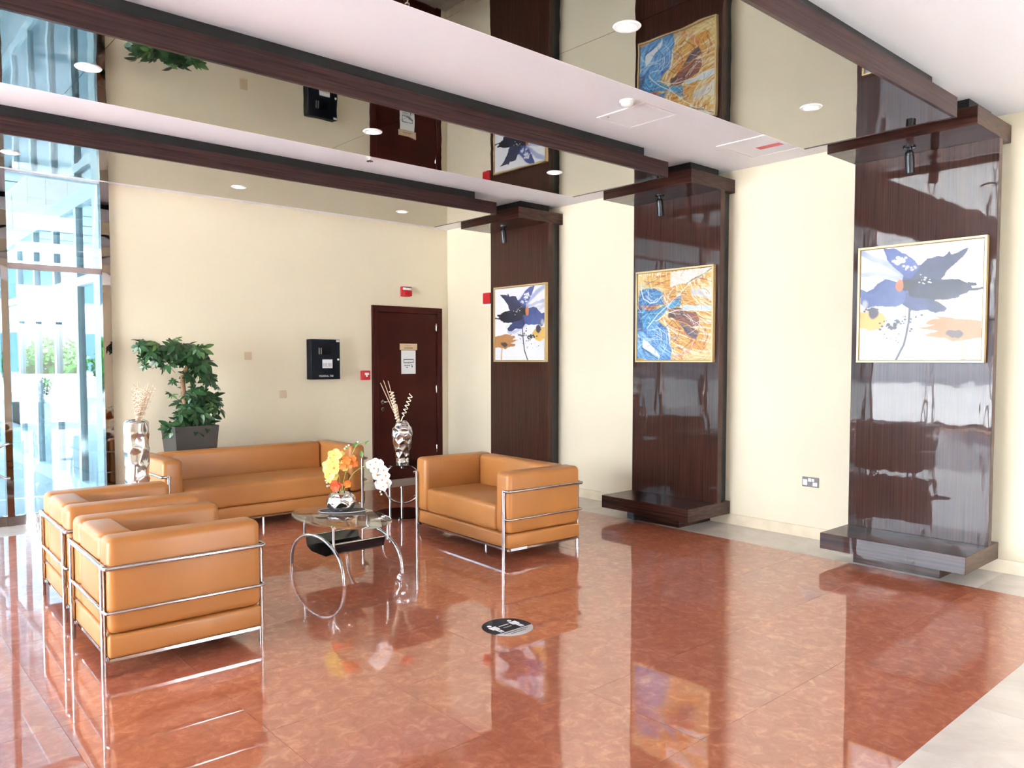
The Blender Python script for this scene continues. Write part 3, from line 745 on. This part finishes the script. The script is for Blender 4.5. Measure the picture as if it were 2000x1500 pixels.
def hammered(name, profile, cells, depth, material, parent, seg=64, rows=64, seed=1, loc=None, square=0.0):
    """lathe with voronoi dimples pressed into its skin"""
    rg = np.random.default_rng(seed); zs = [p[1] for p in profile]; rs = [p[0] for p in profile]
    z0, z1 = zs[0], zs[-1]
    na, nz = cells
    seeds = np.array([((i + .5 * (j % 2) + rg.uniform(-.22, .22)) / na * 2 * PI, (j + .5 + rg.uniform(-.22, .22)) / nz) for j in range(-1, nz + 1) for i in range(na)])
    hgt = z1 - z0; rm = max(rs)
    bm = bmesh.new(); rings = []
    for j in range(rows + 1):
        v = j / rows; z = z0 + v * hgt; r = float(np.interp(z, zs, rs)); ring_ = []
        for k in range(seg):
            a = 2 * PI * k / seg
            da = np.abs((seeds[:, 0] - a + PI) % (2 * PI) - PI) * rm; dz = (seeds[:, 1] - v) * hgt
            d = np.sort(np.hypot(da, dz))[:2]; e = min(1.0, (d[1] - d[0]) / (hgt / nz * .8))
            edge = min(1, 8 * v, 8 * (1 - v)); rr = r - depth * (e ** .7) * edge
            if square: rr *= 1 + square * (math.cos(4 * a) * .5 - .5) * -1
            ring_.append(bm.verts.new((rr * math.cos(a), rr * math.sin(a), z)))
        rings.append(ring_)
    for a, b in zip(rings, rings[1:]):
        for k in range(seg): bm.faces.new((a[k], a[(k + 1) % seg], b[(k + 1) % seg], b[k]))
    bm.faces.new(rings[0][::-1])
    # inner lip
    rt_ = rings[-1]; inn = [bm.verts.new((v.co.x * .8, v.co.y * .8, v.co.z)) for v in rt_]; low = [bm.verts.new((v.co.x * .75, v.co.y * .75, v.co.z - .05)) for v in rt_]
    for a, b in ((rt_, inn), (inn, low)):
        for k in range(seg): bm.faces.new((a[k], a[(k + 1) % seg], b[(k + 1) % seg], b[k]))
    bm.faces.new(low)
    return obj(name, bm, material, parent, smooth='all', loc=loc)

def flower_mesh(kind, petals, r, material, cup=.3, wide=.55):
    bm = bmesh.new()
    for k in range(petals):
        a = 2 * PI * k / petals + .2; d = Vector((math.cos(a), math.sin(a), 0)); s_ = Vector((-math.sin(a), math.cos(a), 0))
        rows = []
        for j in range(5):
            q = j / 4; wdt = r * wide * math.sin(PI * (0.12 + .80 * q)) ; zc = r * cup * q * q
            rows.append([bm.verts.new(d * r * q + s_ * wdt * o + Vector((0, 0, zc - abs(o) * wdt * .15 + .002 * k))) for o in (-1, -.4, .4, 1)])
        for a_, b_ in zip(rows, rows[1:]):
            for i in range(3): bm.faces.new((a_[i], a_[i + 1], b_[i + 1], b_[i]))
    o_n = len(bm.faces)
    bmesh.ops.create_icosphere(bm, subdivisions=1, radius=r * .2, matrix=Matrix.Translation((0, 0, r * .12)))
    me = bpy.data.meshes.new(kind); bm.to_mesh(me); bm.free()
    me.materials.append(M[material]); me.materials.append(M['petal_core'])
    for i, p in enumerate(me.polygons):
        p.use_smooth = True
        if i >= o_n: p.material_index = 1
    return me
FY, FO, FR, FW = [flower_mesh('bloom', 6, .030, m_) for m_ in ('petal_yellow', 'petal_orange', 'petal_red', 'petal_white')]
FW2 = flower_mesh('bloom', 5, .044, 'petal_white', .15, .62); FY2 = flower_mesh('bloom', 5, .050, 'petal_yellow', .2, .62)
v = thing('flower_bowl', 'squat hammered silver bowl of yellow, orange and white artificial orchids', 'flower bowl', (2.75, 4.932, mz0 + .0062))
hammered('bowl', [(.070, 0), (.100, .025), (.112, .065), (.104, .100), (.074, .125), (.054, .130)], (6, 2), .018, 'silver_leaf', v, 48, 30, 5)
# image-plane axes at the table so that sprays lean as seen: right along the view, up
RT = Vector((math.cos(math.radians(YAW)), -math.sin(math.radians(YAW)), 0)); FWD = Vector((math.sin(math.radians(YAW)), math.cos(math.radians(YAW)), 0)); UP = Vector((0, 0, 1))
bw = Vector((2.75, 4.932, mz0 + .0062)); dep = bw.dot(FWD); pxm = dep / F_PX
cpx = 1000 + F_PX * bw.dot(RT) / dep
def at(px, py, toward=0.0):
    """local offset in the arrangement for a point seen at (px, py), toward the viewer by metres"""
    k = (dep - toward) / F_PX
    lat = (px - 1000) * k; zz = EYE - (py - 704.2) * k
    p = RT * lat + FWD * (dep - toward) + UP * zz
    return p - bw
def face_rot(tilt_x, tilt_z):
    """flower axis (+z) turned to the viewer, then tilted"""
    dirv = (-FWD * math.cos(tilt_x) + UP * math.sin(tilt_x)); dirv = Matrix.Rotation(tilt_z, 3, 'Z') @ dirv
    return dirv.to_track_quat('Z', 'Y').to_euler()
blooms = [('yellow_orchid', FY2, 648, 905, .05, .1, .2), ('yellow_orchid', FY2, 643, 925, .06, .0, -.2), ('yellow_orchid', FY, 637, 918, .04, .2, -.5), ('yellow_orchid', FY2, 652, 890, .02, .7, 0), ('yellow_orchid', FY, 665, 888, .02, .8, .4),
          ('yellow_orchid', FY, 645, 938, .05, -.2, 0), ('yellow_orchid', FY, 671, 914, .05, .2, .3), ('orange_bloom', FO, 682, 900, .03, .3, .3), ('orange_bloom', FO, 690, 906, .02, .1, .6), ('orange_bloom', FO, 681, 909, .05, 0, 0),
          ('orange_bloom', FO, 668, 912, .06, .1, -.1), ('red_bloom', FR, 651, 946, .07, .3, -.2), ('red_bloom', FR, 659, 950, .08, .2, .2), ('orange_bloom', FO, 676, 946, .05, -.1, .3), ('orange_bloom', FO, 662, 900, .0, .4, .2), ('yellow_orchid', FY, 660, 893, .06, .5, -.3), ('yellow_orchid', FY2, 640, 912, .05, .1, -.4), ('yellow_orchid', FY2, 650, 915, .07, .0, .3), ('yellow_orchid', FY2, 646, 932, .06, -.1, .2), ('yellow_orchid', FY, 656, 886, .04, .8, -.2), ('yellow_orchid', FY, 670, 906, .04, .2, 0), ('orange_bloom', FO, 688, 897, .03, .4, 0), ('orange_bloom', FO, 675, 901, .06, .2, .2), ('red_bloom', FR, 653, 953, .09, .1, 0)]
for nm, me, px, py, tw, a, b in blooms:
    o = share(nm, me, v, at(px, py, tw), face_rot(a, b), (random.uniform(.85, 1.1),) * 3)
whites = [(722, 908, 0), (733, 903, .02), (741, 907, .03), (748, 920, .05), (738, 917, .03), (735, 930, .04), (752, 930, .06), (745, 939, .07), (754, 944, .06), (740, 948, .06), (729, 916, .04), (747, 951, .08)]
for px, py, tw in whites:
    share('white_orchid', FW2, v, at(px, py, tw), face_rot(random.uniform(-.4, .4), random.uniform(-.5, .5)), (random.uniform(.75, .95),) * 3)
def spline(P, n=14):
    P = [Vector(p) for p in P]; P = [P[0]] + P + [P[-1]]; out = []
    for i in range(1, len(P) - 2):
        for j in range(n):
            t_ = j / n; a, b, c_, d_ = P[i - 1], P[i], P[i + 1], P[i + 2]
            out.append(.5 * ((2 * b) + (c_ - a) * t_ + (2 * a - 5 * b + 4 * c_ - d_) * t_ ** 2 + (3 * b - a - 3 * c_ + d_) * t_ ** 3))
    out.append(P[-2]); return out
mouth = Vector((0, 0, .10))
stems = [[mouth, at(660, 930, 0), at(645, 905, .03), at(650, 886, .02)], [mouth, at(672, 930, 0), at(690, 880, 0), at(700, 866, 0), at(716, 864, 0)], [mouth, at(685, 930, 0), at(705, 914, 0), at(722, 910, 0), at(738, 918, .02), at(748, 938, .05), at(744, 958, .06)],
         [mouth, at(655, 948, .05)], [mouth, at(674, 920, .02), at(683, 904, .02)]]
for s_ in stems: tb('stem', spline(s_), .0028, 'bud_green', v, 6)
bm = bmesh.new()
for px, py, L_, ang in ((704, 880, .055, -1.4), (687, 872, .05, .4), (690, 868, .045, .2), (712, 868, .04, .7), (680, 877, .035, 2.6)):
    p = at(px, py, .01); d_ = (RT * math.cos(ang) + UP * math.sin(ang)); s_ = d_.cross(FWD)
    rows = [[bm.verts.new(p + d_ * L_ * q + s_ * L_ * .26 * math.sin(PI * min(.97, q + .04)) * o - FWD * .006 * abs(o)) for o in (-1, 0, 1)] for q in (0, .25, .5, .75, 1)]
    for a_, b_ in zip(rows, rows[1:]):
        for i in range(2): bm.faces.new((a_[i], a_[i + 1], b_[i + 1], b_[i]))
obj('leaves', bm, 'leaf_light', v, smooth='all')
bm = bmesh.new()
for px, py in ((745, 958), (741, 962), (749, 960), (743, 967), (636, 944), (641, 950), (637, 951), (634, 940), (680, 870), (675, 873), (698, 864), (672, 877), (640, 895)):
    bmesh.ops.create_icosphere(bm, subdivisions=1, radius=.008, matrix=Matrix.Translation(at(px, py, .06)))
obj('buds', bm, 'stick_cream', v, smooth='all')['kind'] = 'stuff'

# ------------------------------------------------------------ side table, hammered vase with sticks
SX, SY = 4.06, 6.12
t = thing('side_table', 'small round dark glass side table with a chrome ring frame', 'table', (SX, SY, 0), math.radians(-YAW))
bm = bmesh.new(); disc(bm, .27, .27, .012, .022, 56); obj('glass_base', bm, 'smoked_glass', t, smooth=True)
bm = bmesh.new(); disc(bm, .235, .235, .487, .496, 56); obj('glass_top', bm, 'smoked_glass', t, smooth=True)
for k in range(3):
    a = PI * 2 * k / 3 - PI / 2
    c0, c1 = math.cos(a), math.sin(a)
    bm = bmesh.new(); lathe(bm, [(.011, 0), (.011, .262), (.016, .264), (.016, .276)], 14); obj('post', bm, 'chrome', t, smooth=True, loc=(.06 * c0 if k == 0 else .15 * c0, .05 * c1 if k == 0 else .15 * c1, 0))
    bm = bmesh.new(); lathe(bm, [(.014, -.0001), (.014, .012)], 12); obj('foot', bm, 'chrome', t, loc=(.22 * c0, .22 * c1, 0))
tb('chrome_ring', [(.186 * math.cos(a), 0, .298 + .186 * math.sin(a)) for a in lin(0, 2 * PI, 48)[:-1]], .0095, 'chrome', t, 10, True)
bm = bmesh.new(); lathe(bm, [(.016, .440), (.016, .487)], 14); obj('top_bolt', bm, 'chrome', t)
v = thing('hammered_vase', 'egg-shaped hammered silver vase with curled sticks on the side table', 'vase', (SX, SY, .4962))
hammered('vase_body', [(.062, 0), (.060, .02), (.066, .06), (.088, .18), (.100, .26), (.094, .32), (.064, .37), (.036, .392)], (6, 6), .014, 'silver_leaf', v, 56, 64, 3)
def curl(nm, parent, base, top, turns, r, tube_r, material, straight=.25):
    base, top = Vector(base), Vector(top); ax = (top - base).normalized(); u_ = ax.cross(Vector((0, 1, 0))).normalized(); w_ = ax.cross(u_); pts = []
    for i in range(int(turns * 12) + 8):
        q = i / (turns * 12 + 7); p = base.lerp(top, q); k = 0 if q < straight else min(1, (q - straight) * 10)
        pts.append(p + (u_ * math.cos(q * turns * 2 * PI) + w_ * math.sin(q * turns * 2 * PI)) * r * k)
    tb(nm, pts, tube_r, material, parent, 6)
dep2 = Vector((SX, SY, 0)).dot(FWD); k2 = dep2 / F_PX; cx2 = 1000 + Vector((SX, SY, 0)).dot(RT) / k2
def at2(px, py): return RT * ((px - cx2) * k2) + UP * (EYE - (py - 704.2) * k2 - .4962)
curl('curled_stick', v, at2(780, 830), at2(803, 770), 8, .017, .0042, 'stick_cream', .25)
curl('curled_stick', v, at2(778, 828), at2(764, 764), 11, .018, .0045, 'stick_cream', .06)
curl('curled_stick', v, at2(777, 828), at2(770, 790), 7, .014, .004, 'stick_cream', .06)
for a, b in (((779, 828), (743, 748)), ((779, 828), (749, 743)), ((780, 828), (758, 744)), ((781, 828), (775, 790))):
    tb('straight_stick', [at2(*a), at2(*b)], .0032, 'stick_tan', v, 6)

# tall floor vase
FX_, FY_ = 1.785, 6.31
v = thing('floor_vase', 'tall hammered silver floor vase holding curled sticks beside the sofa', 'vase', (FX_, FY_, 0))
hammered('vase_body', [(.085, 0), (.092, .03), (.089, .5), (.092, .93), (.086, .985), (.062, 1.0)], (6, 9), .015, 'silver_leaf', v, 56, 110, 9)
dep3 = Vector((FX_, FY_, 0)).dot(FWD); k3 = dep3 / F_PX; cx3 = 1000 + Vector((FX_, FY_, 0)).dot(RT) / k3
def at3(px, py, t_=0): return RT * ((px - cx3) * k3) + UP * (EYE - (py - 704.2) * k3) - FWD * t_
for k in range(10):
    px = 262 + k * 3.8; curl('curled_stick', v, at3(264 + (k % 4) * 3, 824, .02 * (k % 3 - 1)), at3(258 + k * 4.3, 752 + (k * 7) % 15, .05 * (k % 3 - 1)), 6 + k % 3, .012 + .004 * (k % 2), .0036, ('stick_tan', 'stick_cream')[k % 2], .08)
for k in range(7):
    tb('straight_stick', [at3(266 + k, 824), at3(270 + k * 5, 748 + (k * 5) % 12, .02 * (k % 3))], .003, 'stick_tan', v, 6)

# ------------------------------------------------------------ potted umbrella tree
PX_, PY_ = 2.635, 7.62
pt = thing('potted_plant', 'leafy umbrella tree in a tapered grey square planter behind the sofa', 'plant', (PX_, PY_, 0))
bm = bmesh.new()
def sq(h_, z): return [bm.verts.new((a * h_, b * h_, z)) for a, b in ((-1, -1), (1, -1), (1, 1), (-1, 1))]
r0, r1, r2, r3 = sq(.135, 0), sq(.205, .835), sq(.188, .835), sq(.182, .79)
bm.faces.new(r0[::-1])
for a, b in ((r0, r1), (r1, r2), (r2, r3)):
    for k in range(4): bm.faces.new((a[k], a[(k + 1) % 4], b[(k + 1) % 4], b[k]))
obj('planter', bm, 'planter_grey', pt)
bx('soil', (-.181, .181, -.181, .181, .77, .795), 'soil', pt)
dep4 = Vector((PX_, PY_, 0)).dot(FWD); k4 = dep4 / F_PX; cx4 = 1000 + Vector((PX_, PY_, 0)).dot(RT) / k4
def at4(px, py, t_=0):
    """offset of a point seen at (px, py) on the plane parallel to the back wall through the trunk, t_ nearer"""
    d_ = FWD + RT * ((px - 1000) / F_PX); yy = PY_ - t_; dp = yy / d_.y
    return Vector((d_.x * dp - PX_, -t_, EYE - (py - 704.2) * dp / F_PX))
trunk = [Vector((0, 0, .79)), at4(362, 810), at4(359, 775), at4(357, 735), at4(366, 715), at4(352, 695), at4(330, 686), at4(300, 684)]
tb('trunk', spline(trunk, 8), .026, 'bark', pt, 10, taper=.45)
tb('branch', spline([at4(366, 715), at4(385, 712, .05), at4(402, 735, .08), at4(416, 752, .08)], 6), .008, 'leaf_green', pt, 6)
def palm_leaf(n, L_):
    bm = bmesh.new()
    for k in range(n):
        a = 2 * PI * k / n; d_ = Vector((math.cos(a), math.sin(a), 0)); s_ = Vector((-math.sin(a), math.cos(a), 0)); rows = []
        L2 = L_ * (.82 + .18 * math.sin(k * 2.3))
        for j in range(6):
            q = j / 5; wd = L2 * .25 * math.sin(PI * min(.96, .06 + q * .92)) ** .8
            base = d_ * (.012 + L2 * q) + Vector((0, 0, -L2 * .42 * q * q))
            rows.append([bm.verts.new(base + s_ * wd * o + Vector((0, 0, -.25 * wd * (1 - abs(o))))) for o in (-1, 0, 1)])
        for a_, b_ in zip(rows, rows[1:]):
            for i in range(2): bm.faces.new((a_[i], a_[i + 1], b_[i + 1], b_[i]))
    tube(bm, [(0, 0, 0), (0, 0, -.05), (.01, 0, -.09)], .0022, 5)
    me = bpy.data.meshes.new('leaf'); bm.to_mesh(me); bm.free()
    me.polygons.foreach_set('use_smooth', [True] * len(me.polygons)); return me
LV = []
for mt in ('leaf_green', 'leaf_green', 'leaf_light'):
    me = palm_leaf(7 if mt == 'leaf_green' else 6, .092); me.materials.append(M[mt]); LV.append(me)
zones = [  # px, py centre, spread x, spread y, count
    (292, 685, 16, 18, 13), (312, 688, 14, 18, 11), (332, 690, 15, 16, 11), (355, 690, 14, 18, 12), (378, 700, 16, 20, 14), (395, 705, 12, 18, 9),
    (408, 738, 12, 10, 7), (372, 735, 8, 10, 5), (368, 765, 10, 12, 6), (395, 775, 14, 12, 8), (415, 785, 9, 14, 5), (380, 808, 22, 16, 17), (350, 815, 14, 18, 10),
    (400, 815, 16, 18, 11), (340, 838, 10, 12, 6), (372, 838, 22, 10, 10)]
def leaf_at(px, py, t_, sc):
    p = at4(px, py, t_)
    nrm = Vector((random.uniform(-.7, .7), random.uniform(-1.1, -.1), random.uniform(.25, 1))).normalized()
    o = share('leaf', random.choices(LV, (5, 5, 1.6))[0], pt, p, nrm.to_track_quat('Z', 'Y').to_euler(), (sc,) * 3)
    o.rotation_euler.rotate_axis('Z', random.uniform(0, 6.28))
for cx_, cy_, sx_, sy_, n_ in zones:
    for k in range(n_):
        leaf_at(cx_ + random.gauss(0, .55) * sx_, min(846, cy_ + random.gauss(0, .55) * sy_), random.uniform(-.06, .17), random.uniform(.8, 1.25))
for px, py in ((338, 745), (331, 768), (336, 772), (347, 663), (277, 700), (283, 715), (424, 755), (427, 790)): leaf_at(px, py, .04, .55)
for a, b in (((357, 748), (338, 745)), ((358, 790), (333, 770)), ((352, 695), (347, 664)), ((390, 800), (418, 780))): tb('leaf_stalk', [at4(*a), at4(*b, .03)], .003, 'leaf_green', pt, 5)

# ------------------------------------------------------------ floor sticker
st = thing('floor_sticker', 'round black and grey distancing sticker on the red marble floor', 'sticker', (2.757, 3.142, 0), 0)
SR = .140
def seg_poly(bm, pts, z0, z1):
    lo = [bm.verts.new((x, y, z0)) for x, y in pts]; hi = [bm.verts.new((x, y, z1)) for x, y in pts]
    bm.faces.new(hi); bm.faces.new(lo[::-1])
    for k in range(len(pts)): bm.faces.new((lo[k], lo[(k + 1) % len(pts)], hi[(k + 1) % len(pts)], hi[k]))
cut = -.055; a0 = math.asin(cut / SR)
bm = bmesh.new(); seg_poly(bm, [(SR * math.cos(a), SR * math.sin(a)) for a in lin(a0, PI - a0, 40)], .0003, .0012); obj('dark_field', bm, 'sticker_dark', st)
bm = bmesh.new(); seg_poly(bm, [(SR * math.cos(a), SR * math.sin(a)) for a in lin(PI - a0, 2 * PI + a0, 24)], .0003, .0012); obj('grey_field', bm, 'sticker_grey', st)
for sx in (-1, 1):
    bm = bmesh.new(); z = (.0012, .0016); x = sx * .072
    seg_poly(bm, [(x + .013 * math.cos(a), .068 + .013 * math.sin(a)) for a in lin(0, 2 * PI, 14)[:-1]], *z)
    seg_poly(bm, [(x - .024, .048), (x + .024, .048), (x + .024, .005), (x + .015, .005), (x + .015, -.0), (x - .015, -.0), (x - .015, .005), (x - .024, .005)], *z)
    seg_poly(bm, [(x - .013, -.001), (x - .002, -.001), (x - .002, -.045), (x - .013, -.045)], *z); seg_poly(bm, [(x + .002, -.001), (x + .013, -.001), (x + .013, -.045), (x + .002, -.045)], *z)
    obj('person_symbol', bm, 'sticker_white', st)
bm = bmesh.new(); seg_poly(bm, [(-.034, .028), (.034, .028), (.034, .036), (-.034, .036)], .0012, .0016); obj('distance_bar', bm, 'sticker_white', st)
bm = bmesh.new()
for k in range(5): seg_poly(bm, [(-.028 + k * .012, -.004), (-.020 + k * .012, -.004), (-.020 + k * .012, .004), (-.028 + k * .012, .004)], .0012, .0016)
obj('small_print', bm, 'sticker_grey', st)
bm = bmesh.new()
for k in range(14): seg_poly(bm, [(-.085 + k * .012, -.078), (-.077 + k * .012, -.078), (-.077 + k * .012, -.070), (-.085 + k * .012, -.070)], .0012, .0016)
for k in range(9): seg_poly(bm, [(-.055 + k * .012, -.098), (-.047 + k * .012, -.098), (-.047 + k * .012, -.091), (-.055 + k * .012, -.091)], .0012, .0016)
obj('grey_printing', bm, 'sticker_dark', st)

# ------------------------------------------------------------ OUTSIDE
struct(bx('ground', (-90, 90, -90, 90, -.5, -.13), 'paving'), 'pale stone paving outside', 'ground')
terr = struct(bx('terrace', (-40, 2.15, YB + .16, 40, -.13, -.02), 'paving'), 'pale grey terrace paving outside the glass', 'paving')
struct(bx('side_terrace', (-40, XL - .16, -40, YB + .16, -.13, -.02), 'paving'), 'pale paving beside the lobby', 'paving')
# glazed wing running away from the lobby
XW = 2.15
wg = thing('glazed_wing', 'white framed glass facade of the neighbouring wing outside', 'facade', (XW, YB + .16, 0))
ml = [8.74, 9.53, 10.61, 11.75, 12.87, 14.02, 15.15, 16.3, 17.4]; Y0 = YB + .16
bx('facade_wall', (.16, 3.85, .02, 11, 0, 3.9), 'concrete_panel', wg)
bx('upper_panels', (-.02, .15, 0, 11, 3.26, 3.9), 'concrete_panel', wg)
for k in range(10): bx('panel_joint', (-.0215, -.0195, .6 + k * 1.1, .604 + k * 1.1, 3.27, 3.9), 'joint_dark', wg)
bx('head_frame', (-.04, .06, 0, 11, 3.10, 3.26), 'facade_frame', wg)
bx('sill_frame', (-.04, .06, 0, 11, -.02, .13), 'facade_frame', wg)
bx('transom', (-.04, .05, 0, 11, 2.255, 2.345), 'facade_frame', wg)
bx('corner_post', (-.05, .06, 0, .58, 0, 3.26), 'facade_frame', wg)
for y in ml[1:]: bx('mullion', (-.035, .05, y - Y0 - .05, y - Y0 + .05, .13, 3.10), 'facade_frame', wg)
for a, b in zip(ml, ml[1:]):
    bx('pane', (0, .012, a - Y0, b - Y0, .13, 2.255), 'facade_glass', wg)
    bx('pane', (0, .012, a - Y0, b - Y0, 2.345, 3.10), 'facade_glass', wg)
ov = struct(bx('trim_1', (-2.4, XW - .03, YB + .32, 19.0, 3.9, 4.25), 'overhang_metal'), 'blue-grey metal canopy over the terrace', 'canopy')
for k in range(9): bx('canopy_joint', (-2.4, XW - .031, 9.3 + k * 1.1, 9.33 + k * 1.1, 3.894, 3.9), 'joint_dark', ov)
struct(bx('trim_2', (XL - 1.0, XL - .21, YF, YB + .17, 3.9, 4.25), 'overhang_metal'), 'eaves along the glazed side', 'canopy')
struct(bx('sun_block', (2.0, 7.0, -7.2, YF - .31, 3.4, 3.7), 'overhang_metal'), 'unseen slab added to keep the sun out of the rear glazing', 'canopy')  # added out of view, only to stop direct sun entering the rear glazing
struct(bx('roof', (XL - .2, 8, YF - .3, YB + .15, ZC + .151, 4.25), 'building_white'), 'roof of the lobby', 'roof')
pw = thing('raised_planter', 'low pale raised planter across the terrace', 'planter', (0, 20.0, -.02))
bx('wall', (-7, .9, 0, .25, 0, .55), 'building_white', pw); bx('coping', (-7.05, .95, -.04, .3, .55, .61), 'concrete_panel', pw); bx('soil', (-7, .9, .25, 2.2, 0, .47), 'soil', pw)
def bush(x, y, n, k):
    rg = np.random.default_rng(100 + k); bm = bmesh.new()
    for i in range(n):
        d_ = Vector(rg.normal(size=3)).normalized(); rr = .55 + .45 * rg.random() ** .5
        p = Vector((d_.x * .72 * rr, d_.y * .62 * rr, .87 + d_.z * .72 * rr)); a = Vector(rg.normal(size=3)).normalized(); b = a.cross(d_).normalized(); s_ = .05 + .05 * rg.random()
        bm.faces.new([bm.verts.new(p + a * s_), bm.verts.new(p + b * s_ * .6), bm.verts.new(p - a * s_), bm.verts.new(p - b * s_ * .6)])
    s = thing('shrub', 'bright green leafy shrub in the terrace planter, ' + where[k], 'shrub', (x, y, .46), group='terrace planter shrubs')
    obj('foliage', bm, 'hedge_leaf', s)['kind'] = 'stuff'
    tb('trunk', [(0, 0, 0), (.03, 0, .7)], .04, 'bark', s, 6)
where = ('farthest left', 'second from the left', 'in the middle', 'second from the right', 'farthest right')
for k in range(5): bush(-5.9 + k * 1.5, 21.15, 1500, k)
b_ = thing('far_building', 'white building with blue glass bands beyond the terrace', 'building', (-14, 46, -.13))
bx('walls', (-16, 24, 0, 10, 0, 7.5), 'building_white', b_)
for k in range(8): bx('window', (-15 + k * 4.8, -11.4 + k * 4.8, -.05, 0, 1.0, 3.0), 'building_glass', b_); bx('window', (-15 + k * 4.8, -11.4 + k * 4.8, -.05, 0, 4.6, 6.4), 'building_glass', b_)
b_ = thing('far_building', 'long pale low building across the road beside the lobby', 'building', (-48, 10, -.13))
bx('walls', (-10, 0, -40, 40, 0, 6.5), 'building_white', b_)
for k in range(14): bx('window', (0, .05, -38 + k * 5.5, -34 + k * 5.5, 1.5, 4.5), 'building_glass', b_)
